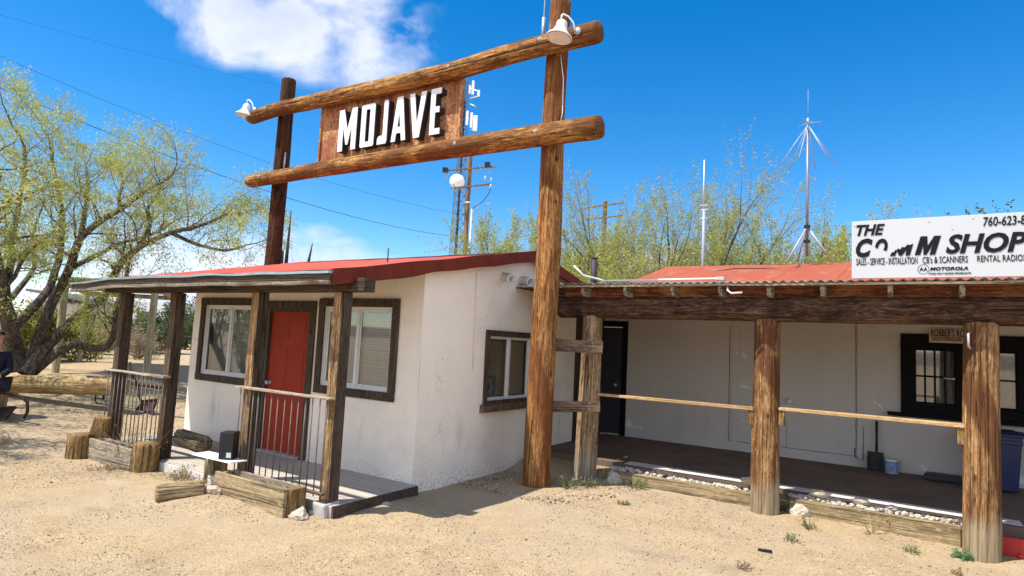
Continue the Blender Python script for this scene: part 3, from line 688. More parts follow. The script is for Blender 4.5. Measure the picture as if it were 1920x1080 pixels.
BM_ = Matrix.Translation((-6.20, 4.12, .368)) @ Matrix.Rotation(R(32), 4, 'Z')
MB().box((-.075, -.075, 0), (.075, .075, .285), 0, .002).build('body', 'black', bx, bevel=.006, M=BM_)
MB().box((.012, -.079, .022), (.062, -.0762, .075)).build('white_label', 'sign_white', bx, M=BM_)
em = MB().poly([(-.03, .07), (.03, .07), (.008, .13), (.016, .13), (0, .22), (-.016, .13), (-.008, .13)], [], lambda u, v, d: Vector((d, u, v)), -.0785, -.0762, 0, 0); em.build('emblem', 'galv', bx, M=BM_)
lg = MB()
dl = log('log', (-8.66, 4.98, .225), (-7.84, 4.86, .23), .105, .108, 'log_grey', None, 56, 3.3, depth=.02, lump=.1); tag(dl, 'round grey log lying on the porch deck under the window', 'log')
g0_, g1_ = onz(292, 926, .09), onz(382, 917, .10)
gl_ = log('log', g0_, g1_, .098, .092, 'log_split', None, 48, 5.1, depth=.03, lump=.14); tag(gl_, 'short split log lying on the sand in front of the porch', 'log')
yl0, yl1 = at(-60, 717, 15.4), at(236, 726, 13.6)
yl = log('log', yl0, yl1, .172, .158, 'log_yellow', None, 56, 8.0, depth=.012, lump=.06); tag(yl, 'long yellow peeled log lying on the ground before the big mesquite tree', 'log')

def rocks(px, py, r, sq, mat, label, seed, dz=0):
    p = onground(px, py); d = Vector((p.x, p.y, 0)).normalized()*r*.8
    o = MB().rock((p.x+d.x, p.y+d.y, gz(p.x, p.y)+r*sq[2]*.35+dz), r, sq, seed, 3).build('rock', mat); return tag(o, label, 'rock')
rocks(400, 927, .085, (1.3, .9, .7), 'stone_pink', 'pinkish white rock against the pale planter and the dark stump', 1)
rocks(560, 974, .085, (1.25, .9, .75), 'stone', 'pale rock lying at the end posts of the pale planter', 2)
rocks(585, 966, .045, (1.1, .9, .8), 'stone', 'small pale stone between the footing and the larger planter rock', 3)
rocks(724, 949, .05, (1.4, 1, .5), 'stone', 'flat white stone at the corner of the porch deck in shadow', 4)
rocks(1150, 908, .105, (1.0, .8, .95), 'stone', 'angular pale rock leaning against the timber by the first porch log', 5)
rocks(1498, 968, .095, (1.1, .9, .8), 'stone', 'pale rock sitting in front of the second retaining timber', 6)

# ------------------------------------------------------------------ Mojave sign gantry
GY = 6.86
gan = thing('sign_gantry', (-6.7, GY, 0), 'tall log gantry carrying the rusty MOJAVE sign panel', 'sign')
log('post', (-3.945, GY, -.15), (-3.905, GY, 6.32), .172, .138, 'gantry_z', gan, 72, 2.0, wob=.02, depth=.016, lump=.05)
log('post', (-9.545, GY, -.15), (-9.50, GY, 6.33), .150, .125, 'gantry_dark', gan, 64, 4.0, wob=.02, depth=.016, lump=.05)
def beamlog(name, ptsx, ra, rb, sd):
    P = []
    for i in range(len(ptsx)-1):
        a_, b_ = Vector(ptsx[i]), Vector(ptsx[i+1]); n_ = max(1, int((b_-a_).length/.08))
        P += [a_.lerp(b_, k/n_) for k in range(n_)]
    P.append(Vector(ptsx[-1])); P = [P[0]]+[P[0].lerp(P[1], .3)]+P[1:-1]+[P[-1].lerp(P[-2], .3)]+[P[-1]]
    # soften the corners
    for _ in range(6): P = [P[0]]+[(P[i-1]+P[i]*2+P[i+1])/4 for i in range(1, len(P)-1)]+[P[-1]]
    k = len(P); rr = [ra+(rb-ra)*i/(k-1) for i in range(k)]; rr[0] *= .9; rr[-1] *= .9
    return MB().tube(P, rr, 72, True, 0, L(0, .014, .07, 0, sd)).build(name, 'gantry_x', gan, True)
BY = GY-.27
beamlog('crossbeam', [(-10.15, BY, 5.62), (-9.4, BY, 5.66), (-8, BY, 5.62), (-6.4, BY, 5.565), (-5.3, BY-.02, 5.55), (-4.4, BY, 5.60), (-3.18, BY, 5.60)], .118, .136, 1.3)
beamlog('crossbeam', [(-10.0, BY, 4.42), (-8, BY, 4.43), (-5, BY, 4.42), (-3.12, BY, 4.39)], .112, .146, 6.3)
pn = MB(); y0 = GY-.17
pn.box((-8.30, y0, 4.40), (-5.33, y0+.03, 5.56))
for x in (-8.30, -5.36): pn.box((x-.004, y0-.03, 4.42), (x+.034, y0-.001, 5.54))
panel = pn.build('sign_panel', 'rust', gan, bevel=.003)
LY = y0-.125
LET = {
 'M': ([(0, 0), (0, 1), (.27, 1), (.5, .50), (.73, 1), (1, 1), (1, 0), (.74, 0), (.74, .58), (.55, .14), (.45, .14), (.26, .58), (.26, 0)], []),
 'O': ([(.06, 0), (0, .035), (0, .965), (.06, 1), (.94, 1), (1, .965), (1, .035), (.94, 0)], [[(.35, .12), (.65, .12), (.65, .88), (.35, .88)]]),
 'J': ([(0, 0), (0, .13), (.14, .185), (.52, .20), (.56, .24), (.56, .98), (.62, 1), (.95, 1), (1, .98), (1, .06), (.9, 0)], []),
 'A': ([(0, 0), (.31, 1), (.69, 1), (1, 0), (.72, 0), (.66, .18), (.34, .18), (.28, 0)], [[(.40, .32), (.60, .32), (.5, .66)]]),
 'V': ([(.33, 0), (0, 1), (.29, 1), (.5, .30), (.71, 1), (1, 1), (.67, 0)], []),
 'E': ([(0, 0), (0, 1), (1, 1), (1, .875), (.46, .875), (.46, .60), (.88, .60), (.88, .475), (.46, .475), (.46, .125), (1, .125), (1, 0)], []),
}
for ch, xa, xb, ya, yb in (('M', 207, 405, 505, 925), ('O', 458, 609, 440, 878), ('J', 652, 756, 400, 850), ('A', 809, 970, 355, 810), ('V', 999, 1186, 305, 772), ('E', 1238, 1352, 285, 750)):
    ym = (ya+yb)/2; xc = 600+xa/6; xd = 600+xb/6
    pa, pb = ony(xc, 130+ym/6, LY), ony(xd, 130+(ym-.16*(xb-xa))/6, LY)
    zb, zt = 4.665, 5.345; w_ = pb.x-pa.x; mb = MB(); o_, h_ = LET[ch]
    fn = lambda u, v, d: Vector((pa.x+u*w_, d, zb+v*(zt-zb)))
    mb.poly(o_, h_, fn, LY, LY+.012, 0, 0); mb.poly(o_, h_, fn, LY+.0135, y0-.003, 1, 1)
    mb.build('letter', ['letter_face', 'letter_side'], panel, bevel=.004)
for (x, z) in ((-3.93, 5.60), (-3.93, 4.40), (-9.52, 5.65), (-9.52, 4.43), (-7.5, 4.43), (-5.2, 4.42), (-5.4, 5.55), (-6.9, 5.59)):
    rr = .165 if x > -6 else .14
    MB().lathe([(0, 0), (.022, 0), (.024, -.012), (.012, -.014), (.012, -.03), (0, -.03)], Matrix.Translation((x, BY-rr-.004, z)) @ Matrix.Rotation(R(-90), 4, 'X'), 10).build('bolt', 'galv', gan)
MB().tube([(-3.80, GY-.12, 5.50), (-3.765, GY-.08, 5.2), (-3.76, GY-.07, 4.75), (-3.775, GY-.09, 4.6)], .006, 6).build('wire', 'white_enamel', gan, True)
MB().tube([(-9.40, GY-.02, 4.95), (-9.40, GY-.03, 4.62)], .018, 8).build('bracket', 'galv', gan, True)
whip = thing('whip_antenna', (-4.12, GY-.05, 5.9), 'short whip antenna clamped beside the top of the tall post', 'antenna')
MB().tube([(-4.12, GY-.05, 5.82), (-4.12, GY-.05, 6.12)], .024, 8).build('base', 'galv', whip, True)
MB().tube([(-4.12, GY-.05, 6.12), (-4.11, GY-.05, 7.2)], .008, 6).build('rod', 'white_enamel', whip, True)
MB().tube([(-4.12, GY-.05, 5.84), (-4.0, GY-.05, 5.83)], .012, 6).build('clamp', 'galv', whip, True)
def lamp(c, back, label):
    o = thing('gooseneck_lamp', c, label, 'lamp', 'white gooseneck lamps on the sign gantry')
    c = Vector(c); T = Matrix.Translation(c) @ Matrix.Rotation(R(7), 4, 'Y') @ Matrix.Rotation(R(-6), 4, 'X')
    MB().lathe([(.0, .135), (.026, .135), (.030, .118), (.058, .112), (.066, .098), (.068, .055), (.076, .020), (.094, -.015), (.122, -.048), (.150, -.074), (.158, -.082), (.160, -.098), (.150, -.098), (.118, -.052), (.086, -.015), (.066, .02), (.058, .06), (0, .09)], T, 36).build('shade', 'white_enamel', o, True)
    MB().lathe([(0, -.098), (.138, -.096)], T, 30).build('diffuser', 'glass_white', o, True)
    e = c+Vector(back); top = c+Vector((0, 0, .14))
    MB().tube([top, top+Vector((.005, .01, .06)), top+(e-top)*.12+Vector((0, 0, .085)), top+(e-top)*.4+Vector((0, 0, .10)), top+(e-top)*.7+Vector((0, 0, .07)), top+(e-top)*.8+Vector((0, 0, .0)), e], .011, 8).build('arm', 'white_enamel', o, True)
    MB().lathe([(0, 0), (.045, 0), (.045, .02), (0, .025)], Matrix.Translation(e) @ Matrix.Rotation(R(90), 4, 'X'), 16).build('mount', 'galv', o, True)
pl = ony(461, 208, BY-.12); lamp((pl.x, pl.y, pl.z), (.20, .05, .0), 'white bell lamp at the far end of the top crossbeam')
pr_ = ony(1051, 57, BY-.30); lamp((pr_.x, pr_.y, pr_.z), (.16, .15, .02), 'white bell lamp in front of the tall orange post')
for k, (za, zb, label) in enumerate(((1.69, 1.85, 'upper grey board nailed between the gantry post and the porch log'), (.90, 1.04, 'lower grey board nailed between the gantry post and the porch log'))):
    bb = MB(); M_ = Matrix.Translation((-4.0, 7.02-.02*k, (za+zb)/2)) @ Matrix.Rotation(R([27, 28][k]), 4, 'Z') @ Matrix.Rotation(R([1, -3][k]), 4, 'Y')
    bb.box((0, -.022, -(zb-za)/2), (.75, .022, (zb-za)/2), 0, .007)
    tag(bb.build('board', 'grey_board', bevel=.006, M=M_), label, 'board')

# ------------------------------------------------------------------ long building with the log porch
WY, FL = 10.67, .20
lbn = thing('ranch_building', (-1.5, WY, 0), 'long grey white building with an orange roof behind the log porch', 'building')
bw = MB(); pv = lambda px, py: ony(px, py, WY)
door_h = (-5.12, -4.50, FL-.02, 2.18)
wa, wb_, wc, wd = ony(1712, 700, WY).x, ony(1790, 700, WY).x, 1.17, 2.0
wbk = MB(); backf = lambda u, v, d: Vector((u, WY-d, v))
win = (ony(1716, 700, WY).x, ony(1907, 700, WY).x, 1.19, 1.98)
WR = 3.6
MB().box((-4.755, 7.45, 2.545), (-3.80, WY-.02, 2.56)).build('infill_roof', 'blocking', lbn)
panel_grid(wbk, backf, -6.2, WR, -.1, 2.85, [(-5.08, -4.42, FL, 2.16), win], step=.2, amp=.006)
wbk.add([(WR, WY, -.1), (WR, 16.5, -.1), (WR, 16.5, 2.85), (WR, WY, 2.85)], [(0, 1, 2, 3)])
wbk.add([(-6.2, 16.5, -.1), (WR, 16.5, -.1), (WR, 16.5, 2.85), (-6.2, 16.5, 2.85)], [(0, 1, 2, 3)])
wbk.add([(-6.2, WY, -.1), (-6.2, 16.5, -.1), (-6.2, 16.5, 2.85), (-6.2, WY, 2.85)], [(0, 1, 2, 3)])
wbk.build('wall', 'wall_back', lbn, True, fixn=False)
rr_ = MB(); rr_.add([(-.3, WY+1.2, .2), (2.2, WY+1.2, .2), (2.2, WY+1.2, 2.6), (-.3, WY+1.2, 2.6)], [(0, 1, 2, 3)]); rr_.build('interior', 'room', lbn)
dd = MB().box((-5.06, WY+.03, FL+.015), (-4.46, WY+.07, 2.14)); dor = dd.build('door', 'door_dark', lbn, bevel=.004)
k = MB().lathe([(.0, 0), (.03, 0), (.012, .01), (.012, .04), (.03, .05), (.028, .07), (0, .075)], Matrix.Translation((-4.55, WY+.03, 1.10)) @ Matrix.Rotation(R(90), 4, 'X'), 16); k.build('handle', 'galv', dor, True)
df = MB(); df.box((-4.44, WY-.03, FL), (-4.34, WY-.002, 2.16)); df.box((-5.16, WY-.03, FL), (-5.06, WY-.002, 2.16)); df.box((-5.16, WY-.03, 2.16), (-4.34, WY-.002, 2.26)); df.build('door_frame', 'frame_dark', lbn, bevel=.003)
MB().box((-5.06, WY-.02, FL), (-4.46, WY+.03, FL+.014)).build('threshold', 'galv', lbn)
# brown side door in the recess between the two buildings
sd_ = MB().box((HX-.30, HB+.02, FL-.1), (HX-.02, HB+.10, 2.3)); sd_.box((HX-.12, HB+.1, FL-.1), (HX-.06, WY-.01, 2.3)); sd_.build('recess_boarding', 'paint_brown', lbn)
# outlines of the closed off doors
gr_ = MB()
def crack(px0, py0, px1, py1, w=.006):
    a_, b_ = pv(px0, py0), pv(px1, py1); gr_.tube([Vector((a_.x, WY-.004, a_.z))]+[Vector((a_.x+(b_.x-a_.x)*i/12+rnd.uniform(-.003, .003), WY-.004, a_.z+(b_.z-a_.z)*i/12+rnd.uniform(-.003, .003))) for i in range(1, 12)]+[Vector((b_.x, WY-.004, b_.z))], w*.5, 5)
crack(1369, 612, 1366, 825, .007); crack(1366, 825, 1412, 832, .010); crack(1465, 838, 1602, 855, .007); crack(1605, 612, 1605, 858, .008)
crack(1475, 840, 1475, 790, .004); crack(1605, 858, 1619, 861, .010); crack(1619, 861, 1619, 800, .006); crack(1602, 840, 1603, 858, .01); crack(1603, 840, 1618, 841, .004)
gr_.build('crack', 'frame_dark', lbn, fixn=False)
ba = MB()
for x0_, x1_ in ((ony(1373, 700, WY).x, ony(1385, 700, WY).x), (ony(1608, 700, WY).x, ony(1617, 700, WY).x)): ba.box((x0_, WY-.012, FL+.1), (x1_, WY-.001, 2.5))
ba.build('batten', 'wall_back', lbn, bevel=.002)
MB().rock((pv(1480, 752).x, WY-.03, pv(1480, 752).z), .045, (1, .8, 1), 9, 3).build('outlet_cover', 'white_plastic', lbn, True)
# black barred window
ww = MB(); a, b, c, d = win; tm = .17
ww.box((ony(1689, 700, WY).x, WY-.045, d), (1.38, WY-.003, 2.18), 0, .004); ww.box((ony(1689, 700, WY).x, WY-.043, c), (a, WY-.003, d), 0, .003)
ww.box((b, WY-.043, c), (1.38, WY-.003, d), 0, .003); ww.box((ony(1689, 700, WY).x, WY-.044, 1.05), (1.38, WY-.003, c), 0, .003)
mi_ = ony(1791, 700, WY).x; mj = ony(1872, 700, WY).x; ww.box((mi_, WY-.02, c), (mj, WY+.05, d))
wno = ww.build('window', 'frame_dark', lbn, bevel=.004)
MB().box((ony(1664, 765, WY).x, WY-.10, 1.0), (1.9, WY-.046, 1.055), 0, .003).build('sill', 'frame_dark', wno, bevel=.004)
for (x0_, x1_) in ((a, mi_), (mj, b)):
    br = MB()
    n_ = 4 if x1_-x0_ > .3 else 1
    for i in range(n_+1):
        x = x0_+(x1_-x0_)*i/n_; br.box((x-.012, WY+.0, c), (x+.012, WY+.03, d))
    zm = c+(d-c)*.5; br.box((x0_, WY+.002, zm-.012), (x1_, WY+.032, zm+.012)); br.box((x0_, WY+.002, c), (x1_, WY+.032, c+.03)); br.box((x0_, WY+.002, d-.03), (x1_, WY+.032, d)); br.build('bars', 'frame_dark', wno)
gm = MB(); gm.add([(a, WY+.05, c), (b, WY+.05, c), (b, WY+.05, d), (a, WY+.05, d)], [(0, 1, 2, 3)]); gm.build('pane', 'glass', wno, fixn=False)
ct = MB(); n_ = 60; b_ = 0
for i in range(n_+1):
    x = a+(b-a)*i/n_; y = WY+.12+.02*math.sin(i*1.1); ct.v += [(x, y, c-.05), (x, y+.01, d+.05)]
for i in range(n_): ct.f.append((2*i, 2*i+2, 2*i+3, 2*i+1)); ct.mi.append(0)
ct.build('curtain', 'curtain', wno, True, fixn=False)
hl = MB(); q0 = ony(1769, 709, WY); hl.tube([(q0.x, WY-.01, q0.z), (q0.x+.13, WY-.01, q0.z-.005)], .014, 8); hl.tube([(q0.x+.02, WY+.03, q0.z+.02), (q0.x+.02, WY-.01, q0.z)], .008, 6); hl.build('latch', 'galv', wno, True)
# main roof
ro = MB(); ER, RR_ = WY-.25, 14.0
for (x0_, x1_) in ((-4.95, WR+.5),):
    A = [(-4.32, ER, 2.93), (x1_, ER, 2.93), (x1_, RR_, 3.68), (-4.80, RR_, 3.72), (x1_, 17.2, 2.9), (x0_, 17.2, 2.9)]
    n_ = 40; mm = 14; base = 0
    for j in range(mm+1):
        for i in range(n_+1):
            u, v = i/n_, j/mm; p0, p1 = Vector(A[0]).lerp(Vector(A[1]), u), Vector(A[3]).lerp(Vector(A[2]), u); p = p0.lerp(p1, v); p.z += .012*noise.noise(Vector((p.x*1.5, p.y*1.5, 0))); ro.v.append(tuple(p))
    for j in range(mm):
        for i in range(n_): ro.f.append((j*(n_+1)+i, j*(n_+1)+i+1, (j+1)*(n_+1)+i+1, (j+1)*(n_+1)+i)); ro.mi.append(0)
    k = len(ro.v); ro.v += [A[3], A[2], A[4], A[5], A[0], A[1]]; ro.f += [(k, k+1, k+2, k+3)]; ro.mi += [0]
    # gable end and eave edge
    k = len(ro.v); ro.v += [A[0], A[3], A[5], (A[0][0], A[0][1], 2.75), (A[5][0], A[5][1], 2.75), (A[1][0], A[1][1], 2.75)]; ro.f += [(k, k+1, k+2), (k, k+2, k+4, k+3)]; ro.mi += [0, 0]
ro.build('roof', 'roof_orange', lbn, fixn=False)
wi = MB().tube([ony(1300, 514, 12.4), ony(1380, 503, 12.9), ony(1430, 503, 12.9), ony(1490, 507, 12.7), ony(1500, 496, 13.3)], .010, 5); wi.build('cable', 'black', lbn, True)
# corrugated porch sheet
EY = 7.22; co = MB(); n_ = 560; x0_, x1_ = -3.98, WR+.2
for i in range(n_+1):
    x = x0_+(x1_-x0_)*i/n_; z = .012*math.sin(x*2*math.pi/.092)
    for (y, zz) in ((EY+.012*noise.noise(Vector((x*1.2, 0, 0))), 2.575), (9, 2.70), (WY-.02, 2.86)):
        co.v.append((x, y, zz+z+.008*noise.noise(Vector((x*.9, y, 0)))))
for i in range(n_):
    for j in (0, 1): co.f.append((3*i+j, 3*i+3+j, 3*i+4+j, 3*i+1+j)); co.mi.append(0)
cs = co.build('porch_sheet', 'corrugated', lbn, True, fixn=False); sm = cs.modifiers.new('thick', 'SOLIDIFY'); sm.thickness = .004
MB().box((x0_, EY+.02, 2.532), (x1_, EY+.045, 2.558), 0, .003).build('edge_strip', 'rail_top', lbn)
MB().box((x0_, 7.50, 2.42), (x1_, 7.54, 2.565), 0, .003).build('blocking', 'blocking', lbn, bevel=.003)
for i, px in enumerate((1092, 1172, 1260, 1350, 1441, 1542, 1669, 1805)):
    x = ony(px, 540, EY+.05).x; e = rnd.uniform(-.01, .01)
    ra_ = MB(); prof = [(EY+.055+e, 2.53), (EY+.052+e, 2.475), (EY+.10+e, 2.42), (EY+.2, 2.415), (7.9, 2.43), (WY-.05, 2.68), (WY-.05, 2.80), (EY+.055+e, 2.53)]
    ra_.poly([(p[0], p[1]) for p in prof[:-1]], [], lambda u, v, d: Vector((d, u, v)), x-.022, x+.022, 0, 0); ra_.build('rafter', 'rafter', lbn, bevel=.004)
for px in (1960, 2120):
    x = ony(px, 540, EY+.05).x; ra_ = MB(); ra_.poly([(p[0], p[1]) for p in prof[:-1]], [], lambda u, v, d: Vector((d, u, v)), x-.022, x+.022, 0, 0); ra_.build('rafter', 'rafter', lbn, bevel=.004)
PY = 7.66
hd = MB().tube(path((-4.12, PY-.02, 2.30), (WR+.1, PY-.02, 2.318), .09, .012, 4), .152, 64, True, 0, L(0, .016, .07, 0, 3.0)); hd.build('header_log', 'header', lbn, True)
ht = MB().tube(path((-4.12, PY-.12, 2.375), (WR+.1, PY-.12, 2.385), .09, .01, 9), .065, 40, True, 0, L(0, .010, .08, 0, 7.0)); ht.build('header_cap', 'header', lbn, True)
log('porch_post', (-3.665, PY, -.2), (-3.63, PY, 2.19), .158, .128, 'post_pale', lbn, 72, 11.0, wob=.01, depth=.028, lump=.10)
log('porch_post', (-1.41, PY, -.2), (-1.41, PY, 2.19), .155, .138, 'post_z', lbn, 72, 13.0, wob=.01, depth=.022, lump=.07)
log('porch_post', (.545, PY-.02, -.25), (.575, PY-.02, 2.19), .155, .140, 'post_z', lbn, 72, 15.0, wob=.006, depth=.024, lump=.06)
log('porch_post', (2.75, PY, -.25), (2.75, PY, 2.16), .160, .155, 'post_z', lbn, 48, 17.0, wob=.006, depth=.024, lump=.06)
sb = MB().box((-4.74, 8.14, -.1), (WR, WY+.02, FL)); sb.build('porch_floor', 'floor', lbn)
MB().box((-3.4, 8.105, -.1), (WR, 8.139, FL-.012), 0, .003).build('slab_edge', 'floor', lbn)
MB().box((-3.3, 8.12, FL+.0005), (.92, 8.36, FL+.004), 0, 0).build('floor_edge_strip', 'slab_edge', lbn)
# rails between the posts
for (p0, p1, zz, label) in (((1122, 738), (1414, 759), 1.16, 'new pine rail between the pale log and the middle porch log'), ((1461, 761), (1808, 791), 1.19, 'new pine rail between the middle and the thick porch logs')):
    xa, xb = ony(*p0, PY-.05).x, ony(*p1, PY-.05).x
    o = thing('porch_rail', ((xa+xb)/2, PY-.05, zz), label, 'rail', 'new pine rails between the porch logs')
    mb = MB().box((xa, PY-.09, zz-.035), (xb, PY, zz), 0, .004); mb.build('rail', 'new_rail', o, bevel=.004)
    for x, sgn in ((xa, 1), (xb, -1)):
        if xa < -3 and sgn == 1: continue
        MB().box((min(x, x+sgn*.06), PY-.075, zz-.20), (max(x, x+sgn*.06), PY-.02, zz-.037), 0, .004).build('bracket', 'stump', o, bevel=.004)
hn = MB(); q = ony(1820, 640, PY-.18); yy = PY-.02-.175
hn.tube([(q.x-.01, yy+.02, q.z+.085), (q.x-.02, yy-.03, q.z+.07), (q.x-.02, yy-.035, q.z-.05), (q.x, yy+.02, q.z-.07)], .011, 8); tag(hn.build('door_pull', 'galv', smooth=True), 'metal pull handle screwed to the thick porch log', 'handle')
# retaining timbers with stones behind
for (xa, xb, zt, label) in ((-3.50, -1.56, .14, 'long pale retaining timber between the pale log and the middle log'), (-1.18, .40, .155, 'long pale retaining timber between the middle and thick porch logs')):
    mb = MB(); n_ = 24
    mb.box((0, 0, 0), (1, 1, 1)); mb = MB()
    for i in range(n_+1):
        x = xa+(xb-xa)*i/n_; j_ = .006*noise.noise(Vector((x*3, 0, 0))); e = .004*noise.noise(Vector((x*5, 4, 0)))
        mb.v += [(x, 7.84+j_, -.25), (x, 7.84+j_, zt+e), (x, 7.93+j_, zt+e), (x, 7.93+j_, -.25)]
    for i in range(n_):
        for j in range(4): mb.f.append((4*i+j, 4*i+(j+1) % 4, 4*i+4+(j+1) % 4, 4*i+4+j)); mb.mi.append(0)
    mb.f += [(0, 1, 2, 3), tuple(4*n_+q_ for q_ in (3, 2, 1, 0))]; mb.mi += [0, 0]
    tag(mb.build('retaining_timber', 'timber', bevel=.007), label, 'timber', 'retaining timbers along the log porch')
sb_ = MB()
for (xa, xb, zz) in ((-3.45, -1.50, .135), (-1.2, .5, .15)):
    for i in range(240):
        x = rnd.uniform(xa, xb); y = rnd.uniform(7.95, 8.09); r = rnd.uniform(.016, .036); sb_.rock((x, y, zz+rnd.uniform(-.02, .025)), r, (1.1, .9, .8), rnd.random()*40, 1)
tag(sb_.build('bed_stones', 'bedstone', fixn=False), 'pale river stones filling the strip behind the retaining timbers', 'stones', kind='stuff')
bs = MB().box((-3.5, 7.94, -.1), (.6, 8.104, .12)); bs.build('stone_bed_soil', 'sand').__setitem__('kind', 'structure')
for (px, py, r, sq, lab, sd) in ((1538, 926, .075, (1.5, .8, .6), 'largest flat cream rock on the stones behind the second timber', 11), (1612, 940, .065, (1.5, .9, .6), 'rough yellowish rock halfway along the second stone bed', 12), (1402, 901, .06, (1.3, .8, .7), 'pale rock on the stones beside the middle porch log', 13), (1672, 952, .045, (1.3, .9, .6), 'blue grey stone among the pale stones of the bed', 14)):
    p = ony(px, py, 8.02); o = MB().rock((p.x, 8.02, max(.13, p.z)), r, sq, sd, 3).build('rock', 'stone' if sd != 14 else 'cement'); tag(o, lab, 'rock')
# dark gravel under the house wall
pts = []
while len(pts) < 2600:
    x, y = rnd.uniform(-4.72, -2.9), rnd.uniform(6.2, 8.6)
    if y > 7.78 and x > -3.45 and y < 8.15: continue
    if (x+3.9)+.45*(7.0-y) > .9: continue
    z = gz(x, y)+(.1 if (x > -3.45 and y > 7.95) else 0); z += sst((y-7.4)/.9)*.13*(1 if x < -3.4 else 0)
    pts.append((x, y, z, rnd.uniform(.008, .022)))
scatter_stones('shade_gravel', pts, 'pebble', 'coarse gravel heaped in the shade between house wall and porch logs', 'gravel')
gb = MB(); n_ = 14
for j in range(n_+1):
    for i in range(n_+1):
        x, y = -4.75+i*1.5/n_, 7.0+j*1.25/n_; z = -.03+.15*sst((y-7.1)/1.0)*sst((-3.32-x)/.2+.4); gb.v.append((x, y, z+.01*noise.noise(Vector((x*6, y*6, 0)))))
gb.f = [(j*(n_+1)+i, j*(n_+1)+i+1, (j+1)*(n_+1)+i+1, (j+1)*(n_+1)+i) for j in range(n_) for i in range(n_)]; gb.mi = [0]*len(gb.f)
gb.build('soil_bank', 'sand', smooth=True, fixn=False).__setitem__('kind', 'structure')
# things on the porch
q = onz(1645, 878, FL); o = thing('dustpan', (q.x, WY-.1, FL), 'dark upright dustpan with a tall handle against the wall', 'dustpan')
dp = MB(); M_ = Matrix.Translation((q.x, WY-.14, FL)); dp.box((-.115, 0, .0), (.085, .03, .26), 0, .004, M_); dp.box((-.115, -.09, .0), (-.10, 0, .2), 0, 0, M_); dp.box((.07, -.09, .0), (.085, 0, .2), 0, 0, M_); dp.box((-.1, -.085, 0), (.07, 0, .012), 0, 0, M_); dp.build('pan', 'room', o, bevel=.004)
MB().tube([(q.x-.0, WY-.13, FL+.25), (q.x+.0, WY-.06, FL+.70)], .017, 10).build('handle', 'black', o, True)
q = onz(1671, 888, FL); o = thing('paint_can', (q.x, q.y, FL), 'white and blue paint can with drips next to the dustpan', 'can')
T = Matrix.Translation((q.x, q.y+.06, FL)); MB().lathe([(0, 0), (.085, 0), (.085, .19), (.082, .195), (.075, .19), (0, .185)], T, 28).build('can', 'sash', o, True)
MB().lathe([(.0865, .02), (.0865, .17)], T, 28).build('paper_label', plain('can_label', (.20, .26, .42), .6, .3, var=.5, scale=20), o, True)
q = onz(1850, 908, FL); mt = MB(); qa, qb = ony(1733, 885, WY-.25), ony(1815, 905, WY-.25)
mt.box((qa.x, WY-.42, FL+.003), (qb.x+.1, WY-.16, FL+.075), 0, .01); mt.box((qa.x+.015, WY-.40, FL+.076), (qb.x+.08, WY-.18, FL+.09)); tag(mt.build('storage_tray', 'black', bevel=.01), 'low black tray on the porch floor by the wall', 'tray')
q = onz(1868, 917, FL); bx0 = q.x
o = thing('rubbish_bin', (bx0+.12, WY-.32, FL), 'tall dark blue wheeled bin behind the thick porch log', 'bin')
bn = MB(); A = [(-.22, -.24, .02), (.20, -.24, .02), (.20, .20, .02), (-.22, .20, .02), (-.26, -.28, .70), (.25, -.28, .70), (.25, .24, .70), (-.26, .24, .70)]
bn.add([Vector(p)+Vector((bx0+.0, WY-.35, FL)) for p in A], [(3, 2, 1, 0), (0, 1, 5, 4), (1, 2, 6, 5), (2, 3, 7, 6), (3, 0, 4, 7)]); bn.box((bx0-.265, WY-.635, FL+.60), (bx0+.255, WY-.10, FL+.655)); bn.build('body', 'blue_bin', o, bevel=.012)
ld = MB().box((bx0-.29, WY-.68, FL+.70), (bx0+.31, WY-.08, FL+.735)); ld.box((bx0-.22, WY-.62, FL+.735), (bx0+.22, WY-.14, FL+.755)); ld.box((bx0+.29, WY-.5, FL+.66), (bx0+.34, WY-.3, FL+.70)); ld.build('lid', 'blue_bin', o, bevel=.012)
for s_ in (-.2, .2): MB().lathe([(0, -.02), (.09, -.02), (.09, .02), (0, .02)], Matrix.Translation((bx0+s_, WY-.10, FL+.09)) @ Matrix.Rotation(R(90), 4, 'Y'), 20).build('wheel', 'black', o, True)
q = ony(1868, 985, 7.95); rb = MB().box((.72, 7.86, -.09), (1.75, 7.93, .125), 0, .006); rb.lathe([(0, 0), (.02, 0), (.02, .02), (0, .02)], Matrix.Translation((.86, 7.855, -.03)) @ Matrix.Rotation(R(90), 4, 'X'), 8)
tag(rb.build('red_beam', 'red_paint', bevel=.008), 'red painted beam edging the porch beyond the thick log', 'beam')
# conduit along the eave
cd_ = thing('eave_conduit', (-2.6, EY+.05, 2.6), 'pale conduit pipe running along the edge of the corrugated sheet', 'pipe')
MB().tube([(-3.62, GY+.15, 2.78), (-3.5, 7.05, 2.66), (-3.3, EY+.03, 2.612), (-2.9, EY+.04, 2.612), (-1.9, EY+.04, 2.617), (-1.80, EY+.04, 2.617)], .013, 8).build('pipe', 'sash', cd_, True)
MB().box((-1.90, EY+.01, 2.596), (-1.80, EY+.07, 2.634)).build('junction', 'galv', cd_, bevel=.004)
q = ony(1362, 522, EY); MB().tube([(q.x, EY+.06, 2.53), (q.x+.01, EY+.03, 2.48), (q.x+.05, EY+.02, 2.445), (q.x+.17, EY+.03, 2.455)], .012, 8).build('elbow', 'white_plastic', cd_, True)

